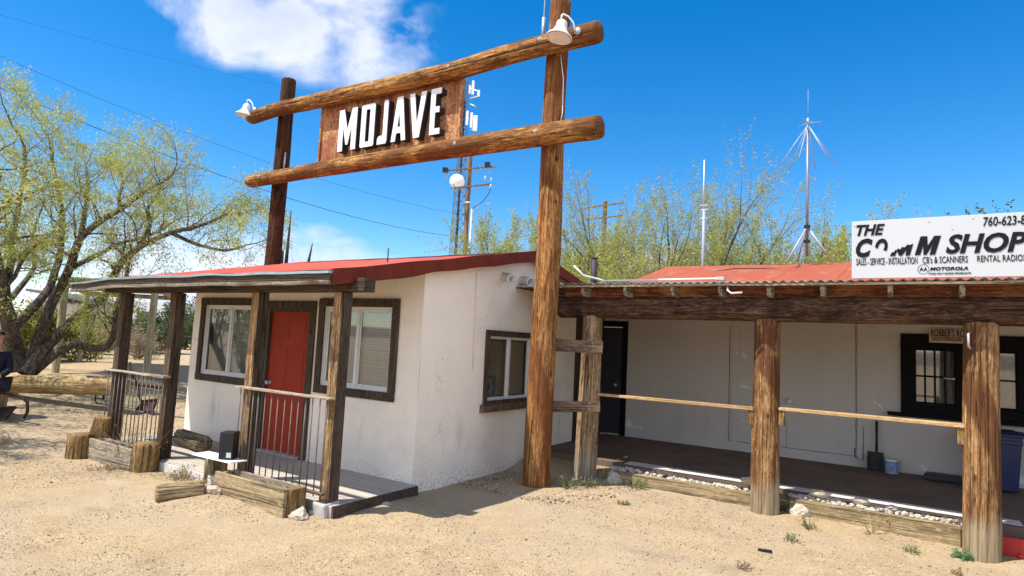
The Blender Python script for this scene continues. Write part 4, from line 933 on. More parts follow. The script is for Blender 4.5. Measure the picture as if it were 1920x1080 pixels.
# ------------------------------------------------------------------ lettering helper and signs
def text_mesh(body, xb, yb, depth=.004, shear=0, weight=0, cut=None, resolution=3):
    """xb=(x0,x1), yb=(y0,y1): fits the text into that box of the sign plane; returns verts/faces in (x, z)"""
    cu = bpy.data.curves.new('t', 'FONT'); cu.body = body; cu.size = 1; cu.shear = shear; cu.offset = weight; cu.resolution_u = resolution; cu.fill_mode = 'BOTH'; cu.extrude = .01
    ob = bpy.data.objects.new('t', cu); COL.objects.link(ob); dg = bpy.context.evaluated_depsgraph_get(); me = bpy.data.meshes.new_from_object(ob.evaluated_get(dg))
    bpy.data.objects.remove(ob); bpy.data.curves.remove(cu)
    if cut:
        co = [v.co.y for v in me.vertices]; lo, hi = min(co), max(co); bm = bmesh.new(); bm.from_mesh(me)
        for (ang, frac, side_) in cut:
            nrm = Vector((math.sin(ang), math.cos(ang), 0)); bmesh.ops.bisect_plane(bm, geom=bm.verts[:]+bm.edges[:]+bm.faces[:], plane_co=(me.vertices[0].co.x*0+.3, lo+(hi-lo)*frac, 0), plane_no=nrm*side_, clear_outer=True)
        bm.to_mesh(me); bm.free()
    V = np.array([v.co[:] for v in me.vertices]); Fs = [tuple(p.vertices) for p in me.polygons]; bpy.data.meshes.remove(me)
    a, b = V.min(0), V.max(0); V = (V-a)/(np.maximum(b-a, 1e-6))
    V[:, 0] = xb[0]+V[:, 0]*(xb[1]-xb[0]); V[:, 1] = yb[0]+V[:, 1]*(yb[1]-yb[0]); V[:, 2] *= depth
    return V, Fs
def put_text(name, Y, body, parent, mat, pxa, pxb, **k):
    """pxa = lower left pixel, pxb = upper right pixel of the wording as it stands on the plane y=Y"""
    a, b = ony(*pxa, Y), ony(*pxb, Y); V, Fs = text_mesh(body, (a.x, b.x), (a.z, b.z), **k)
    mb = MB(); mb.add([(v[0], Y-v[2], v[1]) for v in V], Fs); return mb.build(name, mat, parent, fixn=False)
SY = 7.20
sg = thing('shop_sign', (.7, SY, 2.59), 'long white radio shop sign board standing on the porch eave', 'sign')
xa = ony(1597, 470, SY).x; MB().box((xa, SY, 2.592), (2.45, SY+.02, 3.185)).build('board', 'sign_white', sg, bevel=.003)
for x in (xa+.03, .3, 1.2, 2.2): MB().box((x, SY+.021, 2.60), (x+.05, SY+.06, 3.16)).build('batten', 'gantry_z', sg)
TY = SY-.002
z3 = lambda X, Y_: (1520+X/3.6, 350+Y_/3.6)
put_text('lettering', TY, 'THE', sg, 'ink', z3(308, 333), z3(500, 250), shear=.28, weight=.035)
put_text('lettering', TY, 'C', sg, 'ink', z3(305, 480), z3(418, 348), shear=.28, weight=.05)
put_text('lettering', TY, 'O', sg, 'ink', z3(434, 436), z3(520, 348), shear=.2, weight=.05, cut=[(.25, .42, -1)])
def shape_letter(pts, pa_, pb_, shear):
    a, b = ony(*pa_, TY), ony(*pb_, TY); w_ = (b.x-a.x)/(1+shear); mb = MB()
    mb.poly([(a.x+(u+shear*v)*w_, a.z+v*(b.z-a.z)) for u, v in pts], [], lambda u, v, d: Vector((u, d, v)), TY-.004, TY, 0, 0); mb.build('lettering', 'ink', sg)
shape_letter([(0, 0), (.04, .28), (.14, .30), (.2, .5), (.27, .45), (.30, .62), (.42, .5), (.5, .72), (.62, .66), (.74, .9), (.86, .84), (1, .95), (1, 0), (.78, 0), (.76, .5), (.6, 0), (.46, 0), (.28, .4), (.26, 0)], z3(535, 468), z3(693, 380), .18)
shape_letter([(0, 0), (0, 1), (.33, 1), (.5, .48), (.67, 1), (1, 1), (1, 0), (.73, 0), (.73, .52), (.57, 0), (.43, 0), (.27, .52), (.27, 0)], z3(702, 462), z3(880, 330), .30)
put_text('lettering', TY, 'SHOP', sg, 'ink', z3(912, 455), z3(1462, 300), shear=.25, weight=.035)
put_text('lettering', TY, '760-623-8', sg, 'ink', z3(1165, 268), z3(1452, 190), shear=.12, weight=.012)
put_text('lettering', TY, 'SALES - SERVICE - INSTALLATION', sg, 'ink', z3(308, 530), z3(720, 474), weight=.0)
put_text('lettering', TY, "CB's & SCANNERS", sg, 'ink', z3(755, 518), z3(1060, 464), weight=.0)
put_text('lettering', TY, 'RENTAL RADIOS', sg, 'ink', z3(1124, 508), z3(1452, 456), weight=.0)
put_text('lettering', TY, 'MOTOROLA', sg, 'ink', z3(806, 566), z3(1064, 538), shear=.2, weight=.03)
put_text('lettering', TY, 'TWO-WAY RADIO PRODUCTS', sg, 'ink', z3(795, 593), z3(1082, 576), shear=.2, weight=.0)
ce = ony(*z3(761, 558), TY); em = MB().lathe([(.044, 0), (.048, 0)], Matrix.Translation((ce.x, TY-.001, ce.z)) @ Matrix.Rotation(R(90), 4, 'X'), 32)
for s_ in (-1, 1): em.poly([(ce.x+s_*.016-.018, ce.z-.018), (ce.x+s_*.016, ce.z+.024), (ce.x+s_*.016+.018, ce.z-.018), (ce.x+s_*.016, ce.z-.004)], [], lambda u, v, d: Vector((u, d, v)), TY-.003, TY-.0005, 0, 0)
em.build('emblem', 'ink', sg, fixn=False)
for X_, Y_ in ((295, 266), (797, 236), (957, 287), (1096, 214), (287, 617), (712, 610), (1108, 603)):
    q = ony(*z3(X_, Y_), TY); MB().lathe([(0, .003), (.009, 0)], Matrix.Translation((q.x, TY, q.z)) @ Matrix.Rotation(R(90), 4, 'X'), 8).build('screw', 'galv', sg)
RY = WY-.05
rs_ = thing('ranch_sign', (.5, RY, 2.2), 'small tan wooden sign with brown lettering above the black barred window', 'sign')
pa, pb = ony(1742, 642, RY), ony(1742, 616, RY); xr = ony(1838, 640, RY).x
MB().box((pa.x, RY, pa.z), (xr, RY+.02, pb.z)).build('board', 'sign_wood', rs_, bevel=.003)
put_text('lettering', RY-.002, "ROBBER'S ROOST", rs_, 'ink_brown', (1745.5, 630.5), (1829, 618.5), weight=.03)
put_text('lettering', RY-.002, 'RANCH OPERATIONS', rs_, 'ink_brown', (1748, 638.5), (1803, 632.5), weight=.012)

# ------------------------------------------------------------------ trees and bushes
def fit_height(T, base, ztop):
    zs = [v[2] for v in T.w.v+T.tw.v]; k = (ztop-base.z)/(max(zs)-base.z); kk = math.sqrt(k) if k < 1 else k**.8
    def f(v): return Vector((base.x+(v[0]-base.x)*kk, base.y+(v[1]-base.y)*kk, base.z+(v[2]-base.z)*k))
    T.w.v = [tuple(f(v)) for v in T.w.v]; T.tw.v = [tuple(f(v)) for v in T.tw.v]; T.tips = [([f(p) for p in P_], l_) for P_, l_ in T.tips]
class Tree:
    def __init__(s, seed): s.r = random.Random(seed); s.w = MB(); s.tips = []; s.tw = MB()
    def vec(s): return Vector((s.r.gauss(0, 1), s.r.gauss(0, 1), s.r.gauss(0, 1))).normalized()
    def limb(s, pts, ra, rb, lvl, n=None, kids=None, leafy=False):
        rr = [ra+(rb-ra)*(i/(len(pts)-1))**.8 for i in range(len(pts))]
        tgt = s.w if ra > .02 else s.tw
        tgt.tube(pts, rr, n or (10 if ra > .12 else 6 if ra > .04 else 3), False)
        return rr
    def grow(s, p, d, ln, ra, lvl, up=.12, spread=.75, curve=.28, maxl=3, kids=(5, 6, 5), lr=.55, droop=0.0):
        nseg = 5 if lvl < 2 else 4 if lvl < 3 else 3; pts = [p]; dd = d.normalized(); st = ln/nseg
        for i in range(nseg):
            dd = (dd+s.vec()*curve+Vector((0, 0, up-droop*(lvl == maxl)))).normalized(); pts.append(pts[-1]+dd*st)
        s.limb(pts, ra, ra*.35, lvl)
        if lvl >= maxl:
            s.tips.append((pts, ln)); return
        k = kids[min(lvl, len(kids)-1)]
        for i in range(k):
            f = .25+.75*(i+s.r.random()*.6)/k; f = min(f, .99); x = f*nseg; j = min(int(x), nseg-1); q = pts[j].lerp(pts[j+1], x-j)
            tdir = (pts[j+1]-pts[j]).normalized(); side_ = s.vec(); side_ = (side_-tdir*side_.dot(tdir)).normalized()
            nd = (tdir*(1-spread*.5)+side_*spread).normalized()
            s.grow(q, nd, ln*lr*s.r.uniform(.7, 1.2), ra*(1-f*.5)*.45, lvl+1, up, spread, curve, maxl, kids, lr, droop)
        s.grow(pts[-1], dd, ln*lr*.9, ra*.35, lvl+1, up, spread, curve, maxl, kids, lr, droop)
    def leaves(s, per, w, h, hang, mat, name, parent, jit=.08, prob=None, even=None):
        rs = np.random.RandomState(int(s.r.random()*1e6)); C = []; cell = {}
        key = lambda p: (round(p.x/.8), round(p.y/.8), round(p.z/.8))
        for pts, ln in s.tips: cell[key(pts[-1])] = cell.get(key(pts[-1]), 0)+1
        for pts, ln in s.tips:
            k = per
            if prob: k = per*prob(pts[0])
            if even: k *= min(1.6, even/cell[key(pts[-1])])
            k = int(k+s.r.random())
            for i in range(k):
                f = s.r.random()*(len(pts)-1); j = int(f); q = pts[j].lerp(pts[j+1], f-j); C.append((q.x, q.y, q.z))
        if not C: return None
        C = np.array(C); n = len(C); C += rs.normal(0, jit, (n, 3)); a = rs.uniform(0, 6.283, n); el = rs.normal(hang, .6, n); sz = rs.uniform(.6, 1.3, n)
        D = np.stack([np.cos(a)*np.cos(el), np.sin(a)*np.cos(el), np.sin(el)], 1)*(h*sz)[:, None]; b = rs.normal(0, 1, (n, 3)); X = np.cross(D, b); X /= np.linalg.norm(X, axis=1)[:, None]; X *= (w*sz)[:, None]*.5
        V = np.stack([C-X*.5, C+X*.5, C+D*.6+X, C+D, C+D*.6-X], 1).reshape(-1, 3); Fq = (np.arange(n)[:, None]*5+np.array([0, 1, 2, 3, 4])[None]).tolist()
        mb = MB(); mb.v = V.tolist(); mb.f = Fq; mb.mi = [0]*n; return mb.build(name, mat, parent, fixn=False)
# the big mesquite
TD = 17.3
big = thing('mesquite_tree', tuple(onground(50, 692)), 'large spreading mesquite with dark forked trunks and fresh yellow green leaves', 'tree')
T1 = Tree(11)
def px_limb(T, pl, ra, rb, d0, dd, kid_from=.35, nk=7, klen=1.6, seed=0, **kw):
    """limb through picture points, each set at its own distance so that the tree has depth"""
    n = len(pl); P = [at(x, y, d0+dd*(i/(n-1))+.25*math.sin(i*2.1+seed)) for i, (x, y) in enumerate(pl)]
    Q = [P[0]]
    for i in range(n-1):
        for k in (1, 2, 3): Q.append(P[i].lerp(P[i+1], k/3)+T.vec()*(.035 if i else 0))
    for _ in range(1): Q = [Q[0]]+[(Q[i-1]+2*Q[i]+Q[i+1])/4 for i in range(1, len(Q)-1)]+[Q[-1]]
    T.limb(Q, ra, rb, 0, 12)
    m_ = len(Q)-1
    for i in range(nk):
        f = kid_from+(1-kid_from)*(i+T.r.random()*.7)/nk; x = min(f, .995)*m_; j = min(int(x), m_-1); q = Q[j].lerp(Q[j+1], x-j); td = (Q[j+1]-Q[j]).normalized()
        sd_ = T.vec(); sd_ = (sd_-td*sd_.dot(td)).normalized()
        if sd_.z < -.35: sd_.z *= -.6
        T.grow(q, td*.5+sd_*.8+Vector((0, 0, .15)), klen*T.r.uniform(.6, 1.15), max(.012, (ra+(rb-ra)*f)*.42), 1, **kw)
    T.grow(Q[-1], (Q[-1]-Q[-3]).normalized(), klen, rb, 1, **kw)
kw = dict(up=.02, spread=.72, curve=.36, maxl=3, kids=(5, 5, 5), lr=.58, droop=.25)
b0 = (35, 694)
px_limb(T1, [b0, (22, 640), (12, 590), (6, 540), (-10, 470), (-30, 400)], 0.203, 0.085, TD, -1.5, .5, 8, 1.40, 0, **kw)
px_limb(T1, [(8, 545), (22, 490), (24, 440), (36, 380), (50, 320), (44, 275)], 0.086, 0.030, TD-.4, 1.0, .15, 11, 1.19, 1, **kw)
px_limb(T1, [(30, 610), (62, 577), (95, 542), (110, 490), (118, 430), (114, 380), (100, 320), (96, 270)], 0.117, 0.030, TD, 1.5, .4, 14, 1.12, 2, **kw)
px_limb(T1, [(45, 697), (75, 630), (98, 565), (128, 512), (150, 450), (172, 424), (225, 394), (264, 362), (288, 350), (312, 338)], 0.136, 0.025, TD+.1, -2.0, .38, 16, 1.05, 3, **kw)
px_limb(T1, [(138, 500), (197, 471), (238, 450), (280, 445), (320, 420)], 0.058, 0.021, TD-.5, .8, .2, 9, 0.98, 4, **kw)
px_limb(T1, [(48, 700), (98, 637), (150, 588), (198, 555), (223, 497), (262, 460), (320, 436), (372, 424), (425, 405)], 0.140, 0.025, TD-.1, -2.6, .42, 15, 1.05, 5, **kw)
px_limb(T1, [(262, 460), (282, 425), (276, 395), (290, 370)], 0.055, 0.025, TD-1.3, -.6, .2, 6, 0.84, 6, **kw)
px_limb(T1, [(55, 704), (104, 662), (140, 642), (172, 655), (205, 652), (216, 600), (224, 560), (240, 520)], 0.109, 0.047, TD-.2, -1.6, .62, 9, 0.77, 7, **kw)
px_limb(T1, [(150, 452), (162, 385), (166, 340), (160, 310)], 0.070, 0.025, TD+.6, 1.0, .2, 9, 0.98, 8, **kw)
px_limb(T1, [(225, 394), (222, 365), (230, 345), (236, 330)], 0.047, 0.021, TD-1.0, .6, .2, 8, 0.84, 9, **kw)
px_limb(T1, [(20, 560), (70, 500), (60, 440), (80, 380)], 0.070, 0.021, TD+1.2, 1.6, .2, 8, 0.98, 10, **kw)
px_limb(T1, [(320, 436), (370, 460), (420, 470), (455, 462)], 0.047, 0.021, TD-2.2, -.5, .2, 9, 0.77, 12, **kw)
T1.w.build('trunk', 'bark', big, True, fixn=False); T1.tw.build('twigs', 'twig', big, False, fixn=False)
T1.leaves(23, .016, .070, -.5, 'leaf', 'crown', big, .07, lambda p: .6+1.3*max(0, .1+noise.noise(p*.8)), even=14)
KID = (7, 6, 6)
def simple_tree(name, px, D, hgt, label, seed, nl=5, leafp=5, mat='leaf2', r=.13, spreadlow=.5, kids=(6, 5, 5), lw=.045, lh=.10, maxl=3, lean=0, grp=None, tw='twig', top=None):
    q = at(px, 640, D); z0 = gz(q.x, q.y); T = Tree(seed); o = thing(name, (q.x, q.y, z0), label, 'tree', grp)
    base = Vector((q.x, q.y, z0-.1))
    for i in range(nl):
        a = 6.283*i/nl+T.r.random(); d = Vector((math.cos(a)*spreadlow, math.sin(a)*spreadlow, 1)).normalized()
        T.grow(base+Vector((math.cos(a), math.sin(a), 0))*.12, d, hgt*T.r.uniform(.52, .68), r*T.r.uniform(.7, 1), 0, up=.10, spread=.6, curve=.20, maxl=maxl, kids=kids, lr=.52)
    if top: fit_height(T, base, -top if top < 0 else at(px, top, D).z)
    T.w.build('trunk', 'bark', o, True, fixn=False); T.tw.build('twigs', tw, o, False, fixn=False)
    T.leaves(int(leafp*2.7), lw*.66, lh*.72, -.2, mat, 'crown', o, .055, lambda p: .3+1.8*max(0, .15+noise.noise(p*.5+Vector((seed, 0, 0)))))
    return o
SG = 'sparse trees behind the orange roofed building'
simple_tree('desert_tree', 1235, 27, 8.0, 'tallest branched tree above the orange roof with sparse leaves', 31, 8, 9, grp=SG, top=285, kids=(7, 6, 5), spreadlow=.75, lw=.05, lh=.10)
simple_tree('desert_tree', 1325, 29, 8.0, 'bare branched tree crossing behind the thin white antenna', 33, 8, 8, grp=SG, top=305, kids=(7, 6, 5), spreadlow=.6, lw=.05, lh=.10)
simple_tree('desert_tree', 1005, 30, 6.8, 'sparse leafy tree rising partly behind the tall gantry post', 37, 7, 16, grp=SG, top=385, kids=(7, 6, 5), spreadlow=.9, lw=.055, lh=.11)
simple_tree('desert_tree', 1120, 31, 6.8, 'spreading sparse tree before the second utility pole', 38, 7, 14, grp=SG, top=350, kids=(6, 6, 5), spreadlow=.8, lw=.055, lh=.11)
simple_tree('desert_tree', 1455, 29, 6.6, 'lower sparse tree behind the tripod antenna mast', 41, 7, 14, grp=SG, top=375, kids=(6, 6, 5), spreadlow=.9, lw=.055, lh=.11)
simple_tree('desert_tree', 1555, 31, 5.6, 'denser yellow green tree showing beside the end of the shop sign', 43, 6, 26, grp=SG, top=425, kids=(6, 6, 5))
simple_tree('desert_tree', 600, 60, 7.5, 'far bare tree tip showing over the red roof ridge', 47, 5, 0, kids=(5, 4, 4), grp='far bare trees over the red roof', top=462)
def bush(name, px, D, w_, hgt, label, seed, mat='leaf_bush', n=9000, leaf=(.05, .09), cat='bush', zc=0, trunk=True, top=None):
    q = at(px, 640, D); z0 = gz(q.x, q.y)+zc; o = thing(name, (q.x, q.y, z0), label, cat)
    T = Tree(seed); pts = []
    nb = 16
    for i in range(nb):
        a = T.r.uniform(0, 6.283); e = T.r.uniform(.15, 1.4); d = Vector((math.cos(a)*math.cos(e)*w_, math.sin(a)*math.cos(e)*w_, math.sin(e)*hgt*1.0))
        T.grow(Vector((q.x, q.y, z0)), d, d.length*T.r.uniform(.55, .75), .04, 1, up=.05, spread=.7, curve=.25, maxl=3, kids=(5, 5, 4), lr=.55)
    if top: fit_height(T, Vector((q.x, q.y, z0)), at(px, top, D).z)
    T.w.build('stems', 'twig', o, True, fixn=False); T.tw.build('twigs', 'twig', o, fixn=False)
    T.leaves(max(1, int(n/max(1, len(T.tips)))), leaf[0], leaf[1], .3, mat, 'crown', o, .09)
bush('bush', 75, 24, 2.0, 2.5, 'dense yellow green bush behind the mesquite trunks', 51, 'leaf_bush', 12000, (.05, .09), top=560)
bush('bush', 125, 27, 2.4, 2.0, 'lower green bush behind the long bent mesquite limb', 52, 'leaf_bush', 6000, (.05, .09), top=604)
bush('bush', 225, 36, 1.5, 3.2, 'grey green bush between the first porch post and the far house', 53, 'leaf_dark', 7000, (.07, .12), top=588)
bush('bush', 290, 33, 1.7, 3.8, 'dark green round tree seen between the first two porch posts', 54, 'leaf_dark', 9000, (.07, .12), top=566)
bush('bush', 262, 27, 1.2, 1.2, 'bare grey brush low between the first porch posts', 55, 'straw', 1500, (.03, .08))
bush('bush', 348, 40, 1.4, 4.4, 'dark tree standing behind the wall edge and the second porch post', 56, 'leaf_dark', 6000, (.07, .12), top=548)
bush('bush', 185, 30, 1.6, 1.1, 'pale dry brush beside the far house wall', 57, 'straw', 3500, (.03, .10))
bush('bush', 1085, 24, 1.8, 4.6, 'yellow green shrub against the tall post above the house roof', 58, 'leaf2', 13000, (.04, .09), top=455)
for i, (px, D, w_, hh, tp, lab) in enumerate(((1150, 22, 1.0, 5.0, 432, 'leafy yellow green shrub over the roof beside the dark vent pipe'), (1268, 24, 1.5, 5.1, 448, 'bright shrub over the roof left of the white antenna'), (1372, 24, 1.0, 5.4, 430, 'upright yellow shrub over the roof right of the white antenna'), (1440, 25, 1.4, 5.0, 455, 'low green shrub over the roof ridge before the tripod'), (1560, 23, 1.6, 5.6, 425, 'dense autumn tinted shrub at the end of the shop sign'))):
    bush('shrub', px, D, w_, hh, lab, 60+i, 'leaf2', 15000, (.04, .09), top=tp)
bush('pine_tree', 1893, 40, 1.0, 12.0, 'small blue green evergreen top above the shop sign', 71, 'leaf_dark', 12000, (.09, .16), 'tree', top=360)
# off to the side, casting branch shadows over the ground by the log
simple_tree('desert_tree', -420, 13.4, 6.2, 'smaller mesquite standing beside the big one, its shade on the sand', 77, 7, 8, mat='leaf', r=.12, lw=.03, lh=.10, spreadlow=.75, top=-6.0)

# ------------------------------------------------------------------ weeds, straw
def tuft(px, py, n, h, spread, mat, label, seed, name='weed', leafy=True, p=None):
    p = p or onground(px, py); z = gzn(p.x, p.y); rr = random.Random(seed); mb = MB()
    n = int(n*1.5)
    for i in range(n):
        a = rr.uniform(0, 6.283); e = rr.uniform(.5, 1.4); ln = h*1.2*rr.uniform(.5, 1.1); r0_ = rr.uniform(0, spread*.4); b = Vector((p.x+math.cos(a)*r0_, p.y+math.sin(a)*r0_, z-.01))
        d = Vector((math.cos(a)*math.cos(e), math.sin(a)*math.cos(e), math.sin(e))); m1 = b+d*ln*.5+Vector((0, 0, ln*.06)); tip = b+d*ln+Vector((rr.uniform(-.02, .02), rr.uniform(-.02, .02), -ln*.05))
        s_ = d.cross(Vector((0, 0, 1)))  .normalized()*.0030; mb.add([b-s_, b+s_, m1+s_, m1-s_, tip], [(0, 1, 2, 3), (3, 2, 4)])
        if leafy:
            for k in range(5):
                q = b.lerp(tip, rr.uniform(.25, 1)); dv = Vector((rr.gauss(0, 1), rr.gauss(0, 1), rr.gauss(.2, .6))).normalized()*rr.uniform(.014, .034); sv = dv.cross(Vector((rr.gauss(0, 1), rr.gauss(0, 1), 1)))  .normalized()*.007
                mb.add([q, q+dv*.5+sv, q+dv, q+dv*.5-sv], [(0, 1, 2, 3)])
    return tag(mb.build(name, mat, fixn=False), label, 'weed')
for i, (px, py, n, h, s_, mt, lab) in enumerate((
    (1068, 917, 26, .20, .16, 'weed', 'green grey weed in front of the shaded base of the pale log'), (1105, 915, 18, .14, .12, 'weed', 'low weed tuft at the foot of the pale porch log'), (1125, 905, 12, .26, .08, 'weed', 'tall thin weed stalks rising against the pale porch log'),
    (1195, 915, 34, .13, .30, 'weed', 'wide low weed patch in front of the first retaining timber'), (1275, 918, 12, .20, .1, 'weed', 'upright weed stalks halfway along the first retaining timber'), (1340, 925, 9, .14, .08, 'weed', 'little weed before the end of the first timber'),
    (1463, 955, 40, .20, .12, 'weed', 'bushy grey green weed between the middle log and the second timber'), (1517, 990, 18, .13, .10, 'weed', 'green weed tuft in the sand before the second timber'), (1634, 1000, 8, .24, .05, 'straw', 'single dry weed stalk in front of the second timber'),
    (1482, 1015, 10, .10, .08, 'weed', 'small dark weed in the open sand below the middle log'), (1805, 1045, 44, .09, .14, 'weed_green', 'bright green weed cushion at the foot of the thick log'), (1710, 1035, 12, .09, .08, 'weed', 'small weed in the sand left of the thick log'),
    (1395, 1068, 10, .08, .08, 'straw', 'dry tuft near the bottom edge of the sand'), (1902, 1040, 22, .10, .14, 'weed', 'weedy tuft beside the base of the thick log'),
    (1800, 1078, 10, .07, .07, 'straw', 'dry tuft in the sand in front of the thick log'), (1170, 945, 14, .06, .14, 'weed', 'flat weed sprig on the open sand before the first timber'),
    (340, 898, 46, .15, .34, 'straw', 'dry straw tuft at the edge of the porch deck'), (365, 915, 34, .11, .25, 'straw', 'dry straw spread before the dark stump'), (205, 880, 40, .10, .4, 'straw', 'dry grass fringe along the foot of the grey planter'),
    (8, 835, 20, .16, .14, 'straw', 'dry tuft on the sand near the shadow band'))):
    tuft(px, py, n, h, s_, mt, lab, 100+i)
tuft(0, 0, 40, .34, .9, 'straw', 'tangled dry sticks and straw filling the grey planter', 140, 'dry_sticks', False, Vector((-8.2, 4.06, .16))).location.z = .2
tuft(0, 0, 22, .75, .2, 'straw', 'tall dry weed stalks rising in front of the second porch post', 141, 'dry_stalks', True, Vector((-7.93, 4.07, .16)))
stk = MB()
for i in range(14):
    x = rnd.uniform(-8.85, -8.2); y = rnd.uniform(4.0, 4.12); stk.tube([(x, y, .22+rnd.uniform(0, .04)), (x+rnd.uniform(.1, .3), y+rnd.uniform(-.03, .03), .24+rnd.uniform(-.03, .05))], .006, 5)
tag(stk.build('kindling', 'grey_board'), 'bundle of grey sticks lying in the grey planter', 'sticks')
# dry leaf litter (uncountable)
mb = MB()
for i in range(4200):
    if i % 2: p = onground(rnd.uniform(0, 200), rnd.uniform(740, 800)); p = Vector((p.x+rnd.gauss(0, .4), p.y+rnd.gauss(0, .4), 0))
    else: p = onground(rnd.uniform(1180, 1880), 0) if False else Vector((rnd.uniform(-3.4, 1.2), rnd.uniform(5.6, 7.75), 0))
    if i % 2 == 0 and noise.noise(Vector((p.x*1.3, p.y*1.3, 0))) < rnd.uniform(-.1, .5): continue
    z = gzn(p.x, p.y)+.002; a = rnd.uniform(0, 6.283); l_ = rnd.uniform(.015, .06); d = Vector((math.cos(a), math.sin(a), rnd.uniform(0, .35)))*l_; s_ = Vector((-math.sin(a), math.cos(a), 0))*.0022; q = Vector((p.x, p.y, z))
    mb.add([q-s_, q+s_, q+d+s_*.4, q+d-s_*.4], [(0, 1, 2, 3)])
tag(mb.build('straw_litter', 'straw', fixn=False), 'scattered dry twigs and grass blades over the sand', 'litter', kind='stuff')
q = onground(1432, 1035); tag(log('charred_stick', (q.x-.05, q.y, .012), (q.x+.07, q.y+.01, .016), .014, .012, 'black', None, 16, 2, bev=.004), 'small charred stick lying on the sand below the middle log', 'stick')

# ------------------------------------------------------------------ left background: shade structure, far house, caravan, plough, person
sh = thing('shade_structure', tuple(at(200, 660, 19)), 'open shade shelter on thin cream posts behind the house', 'shelter')
tops = []
for (px, py, ptop, D) in ((275, 692, 560, 17.6), (105, 683, 552, 18.6), (152, 645, 552, 24.0), (318, 650, 560, 23.0)):
    p = at(px, py, D); zb = gz(p.x, p.y); log('post', (p.x, p.y, zb-.1), (p.x+.02, p.y, 2.62), .085, .08, 'cream_post', sh, 16, px, depth=.004)
    tops.append(Vector((p.x, p.y, 2.62)))
a_, b_, c_, d_ = tops[1], tops[0], tops[3], tops[2]
rfm = MB(); rfm.add([a_+Vector((-.3, -.3, .16)), b_+Vector((.3, -.3, .16)), c_+Vector((.3, .3, .16)), d_+Vector((-.3, .3, .16))]+[v+Vector((0, 0, .22)) for v in (a_, b_, c_, d_)], [(3, 2, 1, 0), (4, 5, 6, 7), (0, 1, 5, 4), (1, 2, 6, 5), (2, 3, 7, 6), (3, 0, 4, 7)]); rfm.build('roof', 'cream_post', sh)
bmm = MB()
for u, v in ((a_, b_), (b_, c_), (c_, d_), (d_, a_)): bmm.tube([u+Vector((0, 0, .05)), v+Vector((0, 0, .05))], .07, 6)
bmm.build('beam', 'cream_post', sh)
fh = thing('far_house', tuple(at(168, 630, 48)), 'pale house with a dark grey roof beyond the mesquite', 'house')
c0 = at(172, 632, 48); r_ = Vector((RT.x, RT.y, 0)).normalized(); f_ = Vector((-r_.y, r_.x, 0))
def loc(u, v, z): return c0+r_*u+f_*v+Vector((0, 0, z-c0.z))
def lbox(mb, a, b):
    P = [loc(x, y, z) for z in (a[2], b[2]) for (x, y) in ((a[0], a[1]), (b[0], a[1]), (b[0], b[1]), (a[0], b[1]))]
    mb.add(P, [(3, 2, 1, 0), (4, 5, 6, 7), (0, 1, 5, 4), (1, 2, 6, 5), (2, 3, 7, 6), (3, 0, 4, 7)])
h_ = MB(); lbox(h_, (-3.8, 0, 0), (1.0, 6, 2.9)); h_.add([loc(-3.8, 0, 2.9), loc(1.0, 0, 2.9), loc(1, 3, 3.5), loc(-3.8, 3, 3.5)], [(0, 1, 2, 3)]); h_.build('wall', plain('house_render', (.50, .43, .40), .9, .1), fh)
h_ = MB(); h_.add([loc(-4.2, -.5, 3.55), loc(1.3, -.5, 2.85), loc(1.3, 6.5, 2.85), loc(-4.2, 6.5, 3.55), loc(-4.2, -.5, 3.7), loc(1.3, -.5, 3.0), loc(1.3, 6.5, 3.0), loc(-4.2, 6.5, 3.7)], [(3, 2, 1, 0), (4, 5, 6, 7), (0, 1, 5, 4), (1, 2, 6, 5), (2, 3, 7, 6), (3, 0, 4, 7)]); h_.build('roof', plain('grey_roof', (.16, .15, .16), .8, .2), fh)
h_ = MB(); lbox(h_, (-.75, -.06, 1.35), (.1, -.01, 2.25)); w_ = h_.build('window', 'frame_dark', fh)
h_ = MB(); lbox(h_, (-.68, -.075, 1.42), (-.36, -.062, 2.18)); lbox(h_, (-.29, -.075, 1.42), (.03, -.062, 2.18)); h_.build('pane', plain('far_pane', (.10, .12, .14), .2, .5), w_)
# caravan
cv = thing('caravan', tuple(at(325, 634, 44)), 'white travel caravan parked far behind the porch', 'caravan')
c0 = at(325, 634, 44); c0.z = .5
h_ = MB(); pr2 = [(-3.2, .5), (-3.2, 1.9), (-2.8, 2.7), (2.9, 2.7), (3.3, 2.2), (3.3, .8), (3.0, .5)]
h_.poly(pr2, [], lambda u, v, d: c0+r_*u+f_*d+Vector((0, 0, v)), 0, 2.2, 0, 0); h_.build('body', plain('caravan_skin', (.62, .64, .66), .4, .5, var=.06), cv, bevel=.05)
for (u0_, u1_) in ((-2.4, -1.2), (.2, 1.2), (1.9, 2.6)):
    h_ = MB(); P = [c0+r_*x+f_*y+Vector((0, 0, z)) for z in (1.45, 2.1) for (x, y) in ((u0_, -.03), (u1_, -.03), (u1_, 0), (u0_, 0))]
    h_.add(P, [(3, 2, 1, 0), (4, 5, 6, 7), (0, 1, 5, 4), (1, 2, 6, 5), (2, 3, 7, 6), (3, 0, 4, 7)]); h_.build('window', plain('caravan_window', (.05, .06, .08), .2, .5), cv)
for u in (-.5, .5): MB().lathe([(0, -.1), (.32, -.1), (.34, 0), (.32, .1), (0, .1)], Matrix.Translation(c0+r_*u+f_*.1+Vector((0, 0, .33))) @ f_.to_track_quat('Z', 'Y').to_matrix().to_4x4(), 20).build('wheel', 'black', cv, True)
h_ = MB(); P0 = c0+r_*-3.2+f_*1.1+Vector((0, 0, .5)); h_.tube([P0, P0-r_*1.2], .05, 6); h_.build('drawbar', 'galv', cv)
bnk = thing('bench', tuple(at(345, 648, 36)), 'dark rusty bench frame standing behind the porch wall edge', 'bench'); p = at(347, 652, 34); z = .5
